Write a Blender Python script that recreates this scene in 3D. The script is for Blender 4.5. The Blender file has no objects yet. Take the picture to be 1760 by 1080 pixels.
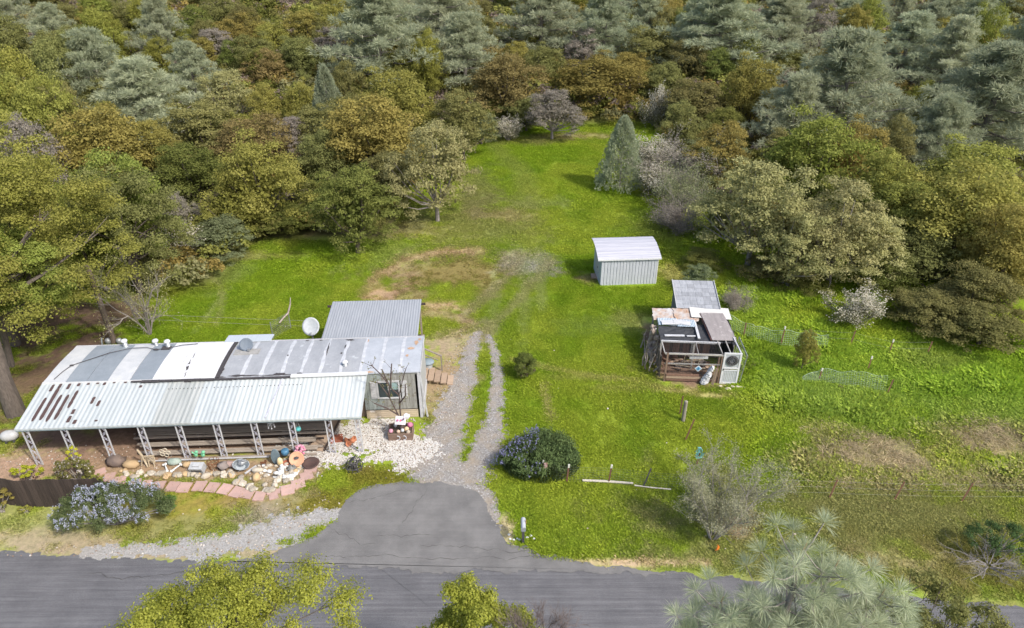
import bpy, math, random
import numpy as np
from mathutils import Vector, Matrix, Euler

# ---------------------------------------------------------------- camera, light, exposure
scene = bpy.context.scene
COL = scene.collection
R = math.radians
CAM_H = 23.0; PITCH = R(30); FPX = 1173.0
cd = bpy.data.cameras.new('camera'); cam = bpy.data.objects.new('camera', cd); COL.objects.link(cam)
cam.location = (0, 0, CAM_H); cam.rotation_euler = (R(90) - PITCH, 0, 0)
cd.sensor_width = 36; cd.lens = 36 * FPX / 1760; cd.clip_end = 5000; cd.clip_start = 0.2
scene.camera = cam
SUN_DIR = Vector((0.74, -0.58, 1.0)).normalized()       # towards the sun
w = bpy.data.worlds.new('World'); scene.world = w; w.use_nodes = True
nt = w.node_tree; nt.nodes.clear()
sky = nt.nodes.new('ShaderNodeTexSky'); sky.sky_type = 'NISHITA'; sky.sun_disc = False
sky.sun_elevation = math.asin(SUN_DIR.z); sky.sun_rotation = math.atan2(SUN_DIR.x, SUN_DIR.y)
sky.air_density = 1.0; sky.dust_density = 3.0; sky.ozone_density = 1.0
bg = nt.nodes.new('ShaderNodeBackground'); bg.inputs['Strength'].default_value = 0.15
ow = nt.nodes.new('ShaderNodeOutputWorld')
nt.links.new(sky.outputs[0], bg.inputs[0]); nt.links.new(bg.outputs[0], ow.inputs[0])
sd = bpy.data.lights.new('sun', 'SUN'); sd.energy = 2.55; sd.angle = R(3); sd.color = (1, 0.96, 0.89)
sun = bpy.data.objects.new('sun', sd); COL.objects.link(sun)
sun.rotation_euler = SUN_DIR.to_track_quat('Z', 'Y').to_euler(); sun.location = (40, -30, 60)
vs = scene.view_settings
vs.view_transform = 'Standard'; vs.look = 'None'; vs.gamma = 1; vs.exposure = 0.78; vs.use_curve_mapping = False
scene.render.engine = 'CYCLES'
scene.cycles.max_bounces = 6; scene.cycles.transparent_max_bounces = 8

rnd = random.Random(7)
NR = np.random.default_rng(11)

# ---------------------------------------------------------------- noise, terrain, surveying
def vn(x, y, s=0):
    xi = np.floor(x); yi = np.floor(y); fx = x - xi; fy = y - yi
    fx = fx * fx * (3 - 2 * fx); fy = fy * fy * (3 - 2 * fy)
    def hsh(a, b):
        v = np.sin(a * 127.1 + b * 311.7 + s * 74.7) * 43758.5453
        return v - np.floor(v)
    return (hsh(xi, yi) * (1 - fx) + hsh(xi + 1, yi) * fx) * (1 - fy) + (hsh(xi, yi + 1) * (1 - fx) + hsh(xi + 1, yi + 1) * fx) * fy
def fbm(x, y, s=0, n=4):
    t = 0; a = 0.5; q = 0
    for i in range(n):
        t = t + a * vn(x, y, s + i * 3.1); q += a; a *= 0.5; x = x * 2.03 + 5.1; y = y * 2.03 + 1.7
    return t / q
def sstep(a, b, x):
    t = np.clip((x - a) / (b - a), 0, 1); return t * t * (3 - 2 * t)
def hgt(x, y):
    x = np.asarray(x, float); y = np.asarray(y, float)
    yy = y + 0.15 * np.maximum(0, np.abs(x - 4) - 12)
    z = 0.15 * np.maximum(0, yy - 84) * sstep(84, 92, yy)
    z = np.minimum(z, 60 + 0 * z)
    far = sstep(40, 55, y) + sstep(14, 20, x)
    z = z + (fbm(x * 0.09, y * 0.09, 5, 3) - 0.5) * 0.5 * np.clip(far, 0, 1)
    return z
def at(u, v, z=0.0):                       # survey: a sight line met with the plane z
    a = (u - 880) / FPX; b = -(v - 540) / FPX
    dy = math.cos(PITCH) + b * math.sin(PITCH); dz = -math.sin(PITCH) + b * math.cos(PITCH)
    t = (z - CAM_H) / dz
    return a * t, dy * t
def v2z(v, y):                             # height of a sight line over distance y
    b = -(v - 540) / FPX
    return CAM_H + y * (-math.sin(PITCH) + b * math.cos(PITCH)) / (math.cos(PITCH) + b * math.sin(PITCH))
def ppm(y, z):                             # depth-based scale
    return FPX / (y * math.cos(PITCH) + (CAM_H - z) * math.sin(PITCH))

# ---------------------------------------------------------------- object helpers
def tag(o, label=None, cat=None, group=None, kind=None):
    if label: o['label'] = label
    if cat: o['category'] = cat
    if group: o['group'] = group
    if kind: o['kind'] = kind
    return o
def empty(name, loc=(0, 0, 0), rz=0, label=None, cat=None, group=None):
    o = bpy.data.objects.new(name, None); COL.objects.link(o); o.empty_display_size = 0.3
    o.location = loc; o.rotation_euler = (0, 0, rz)
    return tag(o, label, cat, group)
def link(name, me, mat=None, parent=None):
    o = bpy.data.objects.new(name, me); COL.objects.link(o)
    if mat and len(me.materials) == 0: me.materials.append(mat)
    if parent: o.parent = parent
    return o
class MB:
    def __init__(s): s.v = []; s.f = []; s.sm = False
    def add(s, v, f):
        n = len(s.v); s.v += [tuple(p) for p in v]; s.f += [tuple(i + n for i in q) for q in f]; return s
    def box(s, c, d, rot=None, j=0):
        x, y, z = d[0] / 2, d[1] / 2, d[2] / 2
        P = [Vector((a * x, b * y, e * z)) for a in (-1, 1) for b in (-1, 1) for e in (-1, 1)]
        if j: P = [p + Vector((rnd.uniform(-j, j), rnd.uniform(-j, j), rnd.uniform(-j, j))) for p in P]
        if rot is not None:
            m = Euler(rot).to_matrix(); P = [m @ p for p in P]
        c = Vector(c)
        return s.add([p + c for p in P], [(0, 1, 3, 2), (4, 6, 7, 5), (0, 4, 5, 1), (2, 3, 7, 6), (0, 2, 6, 4), (1, 5, 7, 3)])
    def beam(s, a, b, wd, ht, roll=0):
        a = Vector(a); b = Vector(b); d = b - a
        q = d.to_track_quat('X', 'Z'); m = q.to_matrix() @ Matrix.Rotation(roll, 3, 'X'); L = d.length / 2; c = (a + b) / 2
        P = [c + m @ Vector((i * L, j * wd / 2, k * ht / 2)) for i in (-1, 1) for j in (-1, 1) for k in (-1, 1)]
        return s.add(P, [(0, 1, 3, 2), (4, 6, 7, 5), (0, 4, 5, 1), (2, 3, 7, 6), (0, 2, 6, 4), (1, 5, 7, 3)])
    def tube(s, pts, rad, n=6, caps=True):
        pts = [Vector(p) for p in pts]; m = len(pts)
        if not hasattr(rad, '__len__'): rad = [rad] * m
        V = []; F = []
        ref = Vector((0.31, 0.2, 0.93))
        for i, p in enumerate(pts):
            t = (pts[min(i + 1, m - 1)] - pts[max(i - 1, 0)])
            if t.length < 1e-6: t = Vector((0, 0, 1))
            t.normalize(); a = t.cross(ref)
            if a.length < 0.05: a = t.cross(Vector((1, 0, 0)))
            a.normalize(); b = t.cross(a)
            for k in range(n):
                g = 2 * math.pi * k / n
                V.append(p + (a * math.cos(g) + b * math.sin(g)) * rad[i])
        for i in range(m - 1):
            for k in range(n):
                F.append((i * n + k, i * n + (k + 1) % n, (i + 1) * n + (k + 1) % n, (i + 1) * n + k))
        if caps: F.append(tuple(range(n))[::-1]); F.append(tuple((m - 1) * n + k for k in range(n)))
        return s.add(V, F)
    def lathe(s, c, prof, n=16, rot=None, sc=(1, 1, 1)):
        V = []; F = []; m = len(prof); R_ = Euler(rot).to_matrix() if rot else Matrix.Identity(3)
        for r, z in prof:
            for k in range(n):
                g = 2 * math.pi * k / n
                V.append(Vector(c) + R_ @ Vector((r * math.cos(g) * sc[0], r * math.sin(g) * sc[1], z * sc[2])))
        for i in range(m - 1):
            for k in range(n):
                F.append((i * n + k, i * n + (k + 1) % n, (i + 1) * n + (k + 1) % n, (i + 1) * n + k))
        F.append(tuple(range(n))[::-1]); F.append(tuple((m - 1) * n + k for k in range(n)))
        return s.add(V, F)
    def ball(s, c, r, n=10, m=6, j=0, rot=None):
        if not hasattr(r, '__len__'): r = (r, r, r)
        V = []; F = []; R_ = Euler(rot).to_matrix() if rot else Matrix.Identity(3)
        for i in range(m + 1):
            t = math.pi * i / m
            for k in range(n):
                g = 2 * math.pi * k / n; q = 1 + (rnd.uniform(-j, j) if 0 < i < m else 0)
                V.append(Vector(c) + R_ @ Vector((math.sin(t) * math.cos(g) * r[0] * q, math.sin(t) * math.sin(g) * r[1] * q, math.cos(t) * r[2] * q)))
        for i in range(m):
            for k in range(n):
                F.append((i * n + k, (i + 1) * n + k, (i + 1) * n + (k + 1) % n, i * n + (k + 1) % n))
        return s.add(V, F)
    def mesh(s, name='mesh', mat=None, smooth=False):
        me = bpy.data.meshes.new(name); me.from_pydata(s.v, [], s.f); me.validate(); me.update()
        if smooth: me.polygons.foreach_set('use_smooth', [True] * len(me.polygons))
        if mat: me.materials.append(mat)
        return me
    def build(s, name, mat, parent=None, smooth=False):
        return link(name, s.mesh(name, mat, smooth), None, parent)

# ---------------------------------------------------------------- materials
def newmat(name):
    m = bpy.data.materials.new(name); m.use_nodes = True; nt = m.node_tree; nt.nodes.clear()
    o = nt.nodes.new('ShaderNodeOutputMaterial'); return m, nt, o
def N(nt, t, **k):
    n = nt.nodes.new(t)
    for a, b in k.items():
        if a in n.inputs.keys(): n.inputs[a].default_value = b
        else: setattr(n, a, b)
    return n
def mixc(nt, fac, a, b, mode='MIX'):
    n = nt.nodes.new('ShaderNodeMix'); n.data_type = 'RGBA'; n.blend_type = mode
    for i, x in ((0, fac), (6, a), (7, b)):
        if isinstance(x, (int, float)): n.inputs[i].default_value = x
        elif isinstance(x, tuple): n.inputs[i].default_value = (*x[:3], 1)
        else: nt.links.new(x, n.inputs[i])
    return n.outputs[2]
def ramp(nt, src, a, b):
    n = nt.nodes.new('ShaderNodeMapRange'); n.inputs[1].default_value = a; n.inputs[2].default_value = b; n.clamp = True
    nt.links.new(src, n.inputs[0]); return n.outputs[0]
def noise(nt, co, scale, detail=4, rough=0.6, stretch=None):
    if stretch:
        mp = N(nt, 'ShaderNodeMapping'); mp.inputs['Scale'].default_value = stretch; nt.links.new(co, mp.inputs[0]); co = mp.outputs[0]
    n = nt.nodes.new('ShaderNodeTexNoise'); n.inputs['Scale'].default_value = scale; n.inputs['Detail'].default_value = detail
    n.inputs['Roughness'].default_value = rough; nt.links.new(co, n.inputs['Vector']); return n.outputs[0]
MATS = {}
def M(name, c1, c2=None, rough=0.8, scale=4, stretch=None, metal=0, bump=0.0, spots=None, spot_amt=0.62, spot_scale=3, var=0.0, spec=0.3, fine=None):
    """painted/weathered surface: two tones mixed by noise, optional stains, object-random value"""
    if name in MATS: return MATS[name]
    m, nt, o = newmat(name); MATS[name] = m
    p = N(nt, 'ShaderNodeBsdfPrincipled'); p.inputs['Roughness'].default_value = rough; p.inputs['Metallic'].default_value = metal
    p.inputs['Specular IOR Level'].default_value = spec
    tc = N(nt, 'ShaderNodeTexCoord').outputs['Object']
    n1 = noise(nt, tc, scale, 5, 0.65, stretch)
    c2 = c2 or tuple(x * 0.75 for x in c1)
    c = mixc(nt, ramp(nt, n1, 0.35, 0.65), c1, c2)
    n2 = noise(nt, tc, scale * 9, 2, 0.6, stretch)
    c = mixc(nt, 0.35, c, mixc(nt, n2, (0.35, 0.35, 0.35), (1, 1, 1)), 'MULTIPLY')
    if spots:
        n3 = noise(nt, tc, spot_scale, 6, 0.7)
        c = mixc(nt, ramp(nt, n3, spot_amt, spot_amt + 0.05), c, spots)
    if var:
        oi = N(nt, 'ShaderNodeObjectInfo'); h = N(nt, 'ShaderNodeHueSaturation')
        mr = N(nt, 'ShaderNodeMapRange'); nt.links.new(oi.outputs['Random'], mr.inputs[0]); mr.inputs[3].default_value = 1 - var; mr.inputs[4].default_value = 1 + var
        nt.links.new(mr.outputs[0], h.inputs['Value']); nt.links.new(c, h.inputs['Color']); c = h.outputs[0]
    nt.links.new(c, p.inputs['Base Color'])
    if bump:
        b = N(nt, 'ShaderNodeBump'); b.inputs['Strength'].default_value = 0.6; b.inputs['Distance'].default_value = bump
        nt.links.new(n2, b.inputs['Height']); nt.links.new(b.outputs[0], p.inputs['Normal'])
    nt.links.new(p.outputs[0], o.inputs[0]); return m
def leafmat(name, c1, c2, var=0.15, trans=0.42, hue=0.02):
    if name in MATS: return MATS[name]
    m, nt, o = newmat(name); MATS[name] = m
    a = N(nt, 'ShaderNodeAttribute', attribute_name='tint')
    c = mixc(nt, a.outputs['Fac'], c1, c2)
    oi = N(nt, 'ShaderNodeObjectInfo'); h = N(nt, 'ShaderNodeHueSaturation')
    mr = N(nt, 'ShaderNodeMapRange'); nt.links.new(oi.outputs['Random'], mr.inputs[0]); mr.inputs[3].default_value = 1 - var; mr.inputs[4].default_value = 1 + var
    mh = N(nt, 'ShaderNodeMath', operation='MULTIPLY'); nt.links.new(oi.outputs['Random'], mh.inputs[0]); mh.inputs[1].default_value = 7.31
    fr = N(nt, 'ShaderNodeMath', operation='FRACT'); nt.links.new(mh.outputs[0], fr.inputs[0])
    m2 = N(nt, 'ShaderNodeMapRange'); nt.links.new(fr.outputs[0], m2.inputs[0]); m2.inputs[3].default_value = 0.5 - hue; m2.inputs[4].default_value = 0.5 + hue
    nt.links.new(m2.outputs[0], h.inputs['Hue']); nt.links.new(mr.outputs[0], h.inputs['Value']); nt.links.new(c, h.inputs['Color'])
    d = N(nt, 'ShaderNodeBsdfDiffuse'); t = N(nt, 'ShaderNodeBsdfTranslucent'); mx = N(nt, 'ShaderNodeMixShader'); mx.inputs[0].default_value = trans
    nt.links.new(h.outputs[0], d.inputs[0]); nt.links.new(h.outputs[0], t.inputs[0])
    nt.links.new(d.outputs[0], mx.inputs[1]); nt.links.new(t.outputs[0], mx.inputs[2]); nt.links.new(mx.outputs[0], o.inputs[0]); return m
def vcolmat(name, instancer=False, nscale=6, amt=0.5, rough=1.0, bump=0.03, trans=0):
    m, nt, o = newmat(name); MATS[name] = m
    a = N(nt, 'ShaderNodeAttribute', attribute_name='gcol')
    if instancer: a.attribute_type = 'INSTANCER'
    c = a.outputs['Color']
    if instancer:
        t = N(nt, 'ShaderNodeAttribute', attribute_name='tint')
        c = mixc(nt, 1.0, c, mixc(nt, t.outputs['Fac'], (0.75, 0.78, 0.7), (1.3, 1.22, 1.3)), 'MULTIPLY')
        d = N(nt, 'ShaderNodeBsdfDiffuse'); tr = N(nt, 'ShaderNodeBsdfTranslucent'); mx = N(nt, 'ShaderNodeMixShader'); mx.inputs[0].default_value = trans
        nt.links.new(c, d.inputs[0]); nt.links.new(c, tr.inputs[0]); nt.links.new(d.outputs[0], mx.inputs[1]); nt.links.new(tr.outputs[0], mx.inputs[2])
        nt.links.new(mx.outputs[0], o.inputs[0]); return m
    g = N(nt, 'ShaderNodeNewGeometry').outputs['Position']
    n1 = noise(nt, g, nscale, 5, 0.7); n2 = noise(nt, g, nscale * 6, 3, 0.7)
    c = mixc(nt, 0.75, c, mixc(nt, ramp(nt, n1, 0.3, 0.7), (0.55, 0.6, 0.55), (1.35, 1.3, 1.35)), 'MULTIPLY')
    c = mixc(nt, 0.6, c, mixc(nt, ramp(nt, n2, 0.3, 0.7), (0.6, 0.6, 0.6), (1.3, 1.3, 1.3)), 'MULTIPLY')
    p = N(nt, 'ShaderNodeBsdfPrincipled'); p.inputs['Roughness'].default_value = rough; p.inputs['Specular IOR Level'].default_value = 0.1
    nt.links.new(c, p.inputs['Base Color'])
    b = N(nt, 'ShaderNodeBump'); b.inputs['Strength'].default_value = 0.7; b.inputs['Distance'].default_value = bump
    nt.links.new(n1, b.inputs['Height']); nt.links.new(b.outputs[0], p.inputs['Normal'])
    nt.links.new(p.outputs[0], o.inputs[0]); return m
def gravelmat(name, cols, cell=28, dust=None):
    m, nt, o = newmat(name); MATS[name] = m
    g = N(nt, 'ShaderNodeNewGeometry').outputs['Position']
    v = N(nt, 'ShaderNodeTexVoronoi'); v.inputs['Scale'].default_value = cell; nt.links.new(g, v.inputs['Vector'])
    cr = N(nt, 'ShaderNodeValToRGB'); e = cr.color_ramp.elements; e[0].color = (*cols[0], 1); e[1].color = (*cols[-1], 1)
    for i, c in enumerate(cols[1:-1]):
        q = e.new((i + 1) / (len(cols) - 1)); q.color = (*c, 1)
    sx = N(nt, 'ShaderNodeSeparateColor'); nt.links.new(v.outputs['Color'], sx.inputs[0]); nt.links.new(sx.outputs[0], cr.inputs[0])
    c = cr.outputs[0]
    n1 = noise(nt, g, 1.2, 4, 0.6)
    c = mixc(nt, ramp(nt, n1, 0.42, 0.72), c, dust or cols[0])
    n2 = noise(nt, g, 9, 4, 0.7)
    c = mixc(nt, 0.5, c, mixc(nt, ramp(nt, n2, 0.3, 0.7), (0.6, 0.6, 0.6), (1.3, 1.3, 1.3)), 'MULTIPLY')
    p = N(nt, 'ShaderNodeBsdfPrincipled'); p.inputs['Roughness'].default_value = 0.95; p.inputs['Specular IOR Level'].default_value = 0.15
    nt.links.new(c, p.inputs['Base Color'])
    b = N(nt, 'ShaderNodeBump'); b.inputs['Strength'].default_value = 0.8; b.inputs['Distance'].default_value = 0.02
    nt.links.new(v.outputs['Distance'], b.inputs['Height']); b.invert = True; nt.links.new(b.outputs[0], p.inputs['Normal'])
    nt.links.new(p.outputs[0], o.inputs[0]); return m

def seg_dist(X, Y, pts):
    d = np.full(X.shape, 1e9)
    for (x0, y0, w0), (x1, y1, w1) in zip(pts[:-1], pts[1:]):
        dx, dy = x1 - x0, y1 - y0; t = np.clip(((X - x0) * dx + (Y - y0) * dy) / (dx * dx + dy * dy), 0, 1)
        q = np.hypot(X - x0 - t * dx, Y - y0 - t * dy) / (w0 + (w1 - w0) * t); d = np.minimum(d, q)
    return d

# ---------------------------------------------------------------- ground colours (what grows or lies where)
GREEN = np.array([0.172, 0.258, 0.018]); LIME = np.array([0.25, 0.305, 0.034]); DEEP = np.array([0.125, 0.212, 0.016])
DIRT = (0.26, 0.17, 0.11); TAN = (0.34, 0.27, 0.18); MULCH = (0.10, 0.065, 0.045); DRY = (0.26, 0.22, 0.10); MOSS = (0.20, 0.18, 0.035)
PALE = (0.27, 0.31, 0.10); OLIVE = (0.23, 0.235, 0.08); STONY = (0.36, 0.34, 0.30); LUSH = (0.19, 0.28, 0.035); STRAW = (0.30, 0.26, 0.15)
# (u, v, half width m, half depth m, colour, strength)
BLOBS = [
 (1500, 895, 9.5, 3.8, (.26, .25, .10), .85), (1330, 985, 7, 1.6, OLIVE, .5), (1650, 960, 5, 1.5, MOSS, .6), (1540, 960, 3, 1, TAN, .35),
 (1520, 785, 4.2, 2.2, (.29, .24, .12), .85), (1700, 755, 3.2, 1.9, (.29, .24, .12), .8), (1420, 740, 1.6, 1.1, DRY, .5), (1640, 820, 4.5, 1.0, STRAW, .55), (1700, 700, 3, 2, PALE, .4),
 (1600, 640, 7, 4, LUSH, .75), (1400, 620, 5, 4, LUSH, .7), (1450, 700, 5, 3, PALE, .3), (1280, 530, 4, 3, LUSH, .7),
 (250, 880, 8, 1.7, (.26, .2, .05), .85), (120, 905, 6, 1.2, (.3, .25, .13), .6), (470, 862, 3, .9, (.24, .16, .05), .8), (60, 900, 5, 1.8, PALE, .6), (440, 890, 2.2, 1.2, (0.30, 0.26, 0.2), .8), (20, 930, 6, .6, TAN, .8), (330, 905, 3, .8, OLIVE, .7), (560, 860, 2, 1, MOSS, .85), (640, 820, 1.6, .9, MOSS, .8),
 (500, 850, 1.6, .5, STRAW, .6),
 (300, 950, 9, .5, TAN, .95), (1010, 968, 4.5, .22, (0.5, 0.36, 0.24), .9), (870, 915, .3, .9, (0.5, 0.38, 0.26), .7),
 (60, 795, 4, 1.6, (0.36, 0.24, 0.17), .97), (200, 790, 4.5, .9, (0.33, 0.22, 0.15), .97), (380, 805, 6.5, .75, (0.28, 0.19, 0.11), .95), (300, 838, 5, .35, (0.2, 0.13, 0.04), .7), (500, 815, 1.6, .7, (0.33, 0.26, 0.17), .9),
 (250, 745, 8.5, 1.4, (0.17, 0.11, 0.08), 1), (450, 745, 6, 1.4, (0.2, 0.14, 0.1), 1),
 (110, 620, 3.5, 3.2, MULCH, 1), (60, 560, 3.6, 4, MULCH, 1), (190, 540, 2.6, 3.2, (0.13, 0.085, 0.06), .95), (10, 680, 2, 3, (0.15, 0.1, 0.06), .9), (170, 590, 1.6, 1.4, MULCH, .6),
 (620, 385, 6, 3, MULCH, .6), (700, 395, 4, 2.2, DIRT, .55), (340, 385, 4, 4, MULCH, .5), (480, 400, 3, 1.2, MULCH, .5),
 (765, 640, 1.7, 3.6, (0.30, 0.2, 0.14), .85), (780, 590, 1.6, 2.2, (0.34, 0.27, 0.18), .7), (745, 700, 1, 1.2, (0.25, 0.2, 0.1), .6),
 (830, 575, .9, 1.6, (0.33, 0.29, 0.18), .8), (800, 545, .5, 2.5, (.33, .24, .15), .5),
 (780, 465, 6.4, 3.4, (.25, .22, .08), .85), (780, 470, 4.2, 2.2, (0.19, 0.14, 0.05), .75), (740, 440, 3, 1.2, DIRT, .45), (690, 470, 1.3, 2.6, DIRT, .7), (655, 505, 1.1, 1.6, (0.42, 0.27, 0.17), .85), (750, 525, 2.0, .8, (0.42, 0.28, 0.19), .75), (700, 510, 2.4, 1, DIRT, .6), (765, 435, 1.6, .5, (0.42, 0.28, 0.18), .6), (670, 440, 4, 3, PALE, .4),
 (905, 450, 2.2, 2.6, STONY, .7), (925, 465, 1.2, 1.6, STONY, .6), (880, 440, 2.2, 1.4, (.3, .24, .16), .5), (900, 520, .5, 6, PALE, .6), (850, 520, .4, 5, PALE, .5), (930, 500, .4, 3.4, PALE, .7),
 (810, 380, 7, 6, OLIVE, .75), (860, 370, 4, 1.6, DIRT, .4), (930, 350, 2.6, 1.6, PALE, .5), (930, 240, 6, 2.4, (.22, .2, .08), .7), (1020, 236, 5, 1.6, (.25, .2, .1), .7), (820, 330, 2.5, 7, (.22, .2, .1), .5),
 (1150, 390, 4, 4, OLIVE, .4), (1140, 330, 2.5, 4, (.3, .25, .1), .5), (1080, 550, 1.5, 1.6, (.3, .3, .1), .6), (1050, 560, 3.5, 1.4, PALE, .3), (1160, 470, 1.6, 2, (.3, .22, .12), .5), (1010, 480, .7, .9, DIRT, .6),
 (1185, 640, 2.6, 1.5, (0.22, 0.14, 0.1), 1), (1130, 600, .8, 2.6, (0.17, 0.11, 0.08), .95), (1200, 590, 2, 2.2, (0.1, 0.07, 0.06), 1), (1230, 680, 1.2, .35, (0.4, 0.33, 0.15), .8), (1160, 672, 1.4, .3, (0.4, 0.33, 0.15), .7), (1140, 545, .7, .8, (.2, .13, .1), .7),
 (1090, 668, 2.4, .35, (.3, .3, .08), .6), (1000, 650, 3, .3, (.28, .28, .08), .5), (942, 700, .14, 1.5, (.32, .3, .12), .6),
 (375, 520, .25, 4, PALE, .8), (400, 470, 1.5, 3, PALE, .4), (400, 440, 5, 1, (.3, .22, .12), .4), (1260, 900, 1.3, .8, (.2, .13, .1), .7),
 (810, 640, .2, 6, LIME, .3), (1600, 620, 2.2, 1.2, (.2, .15, .1), .2),
]
BL = [(*at(u, v), a, b, np.array(c), s) for (u, v, a, b, c, s) in BLOBS]
PATHS = [([(190, 800), (300, 800), (420, 802), (520, 806)], .95, (.3, .21, .13), 1.0), ([(470, 826), (500, 815), (525, 800)], .9, (.33, .26, .17), .9), ([(200, 770), (540, 765)], 1.0, (.24, .16, .11), 1.0), ([(835, 572), (875, 535), (905, 500), (935, 465), (950, 445)], .45, (.3, .29, .13), .65), ([(815, 560), (800, 545), (830, 515), (870, 480), (890, 455)], .5, (.3, .26, .15), .55),
 ([(632, 510), (645, 480), (690, 450), (750, 434), (830, 432)], .7, (.36, .25, .15), .6), ([(880, 618), (940, 632), (1010, 645), (1090, 655), (1160, 672), (1240, 682)], .28, (.33, .31, .1), .6),
 ([(372, 560), (384, 520), (380, 490), (350, 465)], .2, (.28, .3, .1), .7), ([(936, 660), (940, 690), (950, 720)], .16, (.34, .3, .12), .6), ([(700, 540), (760, 540), (805, 555)], .5, (.36, .26, .17), .6), ([(850, 250), (900, 300), (915, 380), (905, 440)], 1.3, (.26, .26, .09), .35)]
PT = [([at(*p) for p in ps], w_, np.array(c), s) for ps, w_, c, s in PATHS]
def gcolor(X, Y):
    n1 = fbm(X * 0.16, Y * 0.13, 1); n2 = fbm(X * 0.6, Y * 0.5, 2); n3 = fbm(X * 2.6, Y * 2.6, 3, 3)
    t = sstep(0.38, 0.64, n1 * 0.6 + n2 * 0.4)[..., None]
    c = GREEN * (1 - t) + LIME * t
    d = sstep(0.52, 0.7, fbm(X * 0.35 + 9, Y * 0.3, 8))[..., None]
    c = c * (1 - 0.45 * d) + DEEP * 0.45 * d
    wb = sstep(0.58, 0.75, n3)[..., None]; c = c * (1 - 0.35 * wb) + np.array(LIME) * 1.15 * 0.35 * wb
    jx = (n2 - 0.5) * 2.6; jr = (n3 - 0.5) * 2.4
    bare = np.zeros_like(X)
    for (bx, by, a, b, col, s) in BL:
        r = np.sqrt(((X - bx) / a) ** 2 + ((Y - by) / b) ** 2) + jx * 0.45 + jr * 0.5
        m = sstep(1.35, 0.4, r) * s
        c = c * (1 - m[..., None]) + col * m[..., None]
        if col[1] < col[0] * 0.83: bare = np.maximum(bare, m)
    for ps, w_, col, s in PT:
        d = seg_dist(X, Y, [(x, y, w_) for x, y in ps]); m = sstep(1.5, .3, d + jx * .3 + jr * .35) * s
        c = c * (1 - m[..., None]) + col * m[..., None]
        if col[1] < col[0] * 0.8: bare = np.maximum(bare, m * .8)
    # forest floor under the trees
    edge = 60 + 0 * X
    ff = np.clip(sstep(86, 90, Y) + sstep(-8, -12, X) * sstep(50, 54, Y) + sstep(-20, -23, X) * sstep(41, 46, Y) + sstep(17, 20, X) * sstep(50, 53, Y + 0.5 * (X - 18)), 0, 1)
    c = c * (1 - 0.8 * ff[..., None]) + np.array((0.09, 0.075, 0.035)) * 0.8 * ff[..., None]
    return np.clip(c, 0, 1), bare, ff
def axis(lo, hi, step, far):
    a = list(np.arange(lo, hi + 1e-6, step)); s = step
    while a[-1] < far: s *= 1.35; a.append(a[-1] + s)
    s = step; b = [a[0]]
    while b[-1] > -far: s *= 1.35; b.append(b[-1] - s)
    return np.array(b[:0:-1] + a)
def colattr(me, name, C):
    a = me.attributes.new(name, 'FLOAT_COLOR', 'POINT'); A = np.ones((len(me.vertices), 4), np.float32); A[:, :3] = C; a.data.foreach_set('color', A.ravel())
def gridmesh(name, X, Y, Z, keep=None):
    ny, nx = X.shape
    V = np.stack([X, Y, Z], -1).reshape(-1, 3)
    i = (np.arange(ny - 1)[:, None] * nx + np.arange(nx - 1)[None, :])
    F = np.stack([i, i + 1, i + nx + 1, i + nx], -1)
    F = F[keep] if keep is not None else F.reshape(-1, 4)
    if keep is not None:
        used, inv = np.unique(F.ravel(), return_inverse=True); V = V[used]; F = inv.reshape(-1, 4)
    me = bpy.data.meshes.new(name); me.vertices.add(len(V)); me.vertices.foreach_set('co', V.ravel().astype(np.float32))
    me.loops.add(F.size); me.loops.foreach_set('vertex_index', F.ravel().astype(np.int32)); me.polygons.add(len(F))
    me.polygons.foreach_set('loop_start', np.arange(0, F.size, 4, dtype=np.int32)); me.polygons.foreach_set('loop_total', np.full(len(F), 4, np.int32))
    me.update(); me.validate(); return me, V
gx = axis(-34, 38, 0.2, 1500); gy = axis(13, 92, 0.2, 1800)
GX, GY = np.meshgrid(gx, gy)
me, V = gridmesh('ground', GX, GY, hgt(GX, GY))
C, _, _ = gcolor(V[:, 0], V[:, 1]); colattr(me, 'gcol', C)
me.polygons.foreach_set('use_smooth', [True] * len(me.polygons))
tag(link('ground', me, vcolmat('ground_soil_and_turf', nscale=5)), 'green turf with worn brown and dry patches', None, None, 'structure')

# road, apron, gravel
def poly_sheet(name, pts, z, mat, thick=0.0):
    # outline given in pixels of the survey, densified and roughened
    P = [at(*p) if isinstance(p, tuple) and len(p) == 2 and abs(p[0]) + abs(p[1]) > 200 else p[:2] for p in pts]
    Q = []
    for i, a in enumerate(P):
        b = P[(i + 1) % len(P)]; L = math.dist(a, b); n = max(1, int(L / 0.12))
        for k in range(n):
            t = k / n; px_, py_ = a[0] + (b[0] - a[0]) * t, a[1] + (b[1] - a[1]) * t; wx = .5 * (float(fbm(np.array(px_ * 1.7), np.array(py_ * 1.7), 88)) - .5); wy = .5 * (float(fbm(np.array(px_ * 1.7), np.array(py_ * 1.7), 89)) - .5); Q.append((px_ + wx + rnd.uniform(-.06, .06), py_ + wy + rnd.uniform(-.06, .06), z))
    me = bpy.data.meshes.new(name); me.from_pydata(Q, [], [tuple(range(len(Q)))]); me.update()
    return tag(link(name, me, mat), kind='structure')
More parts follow.
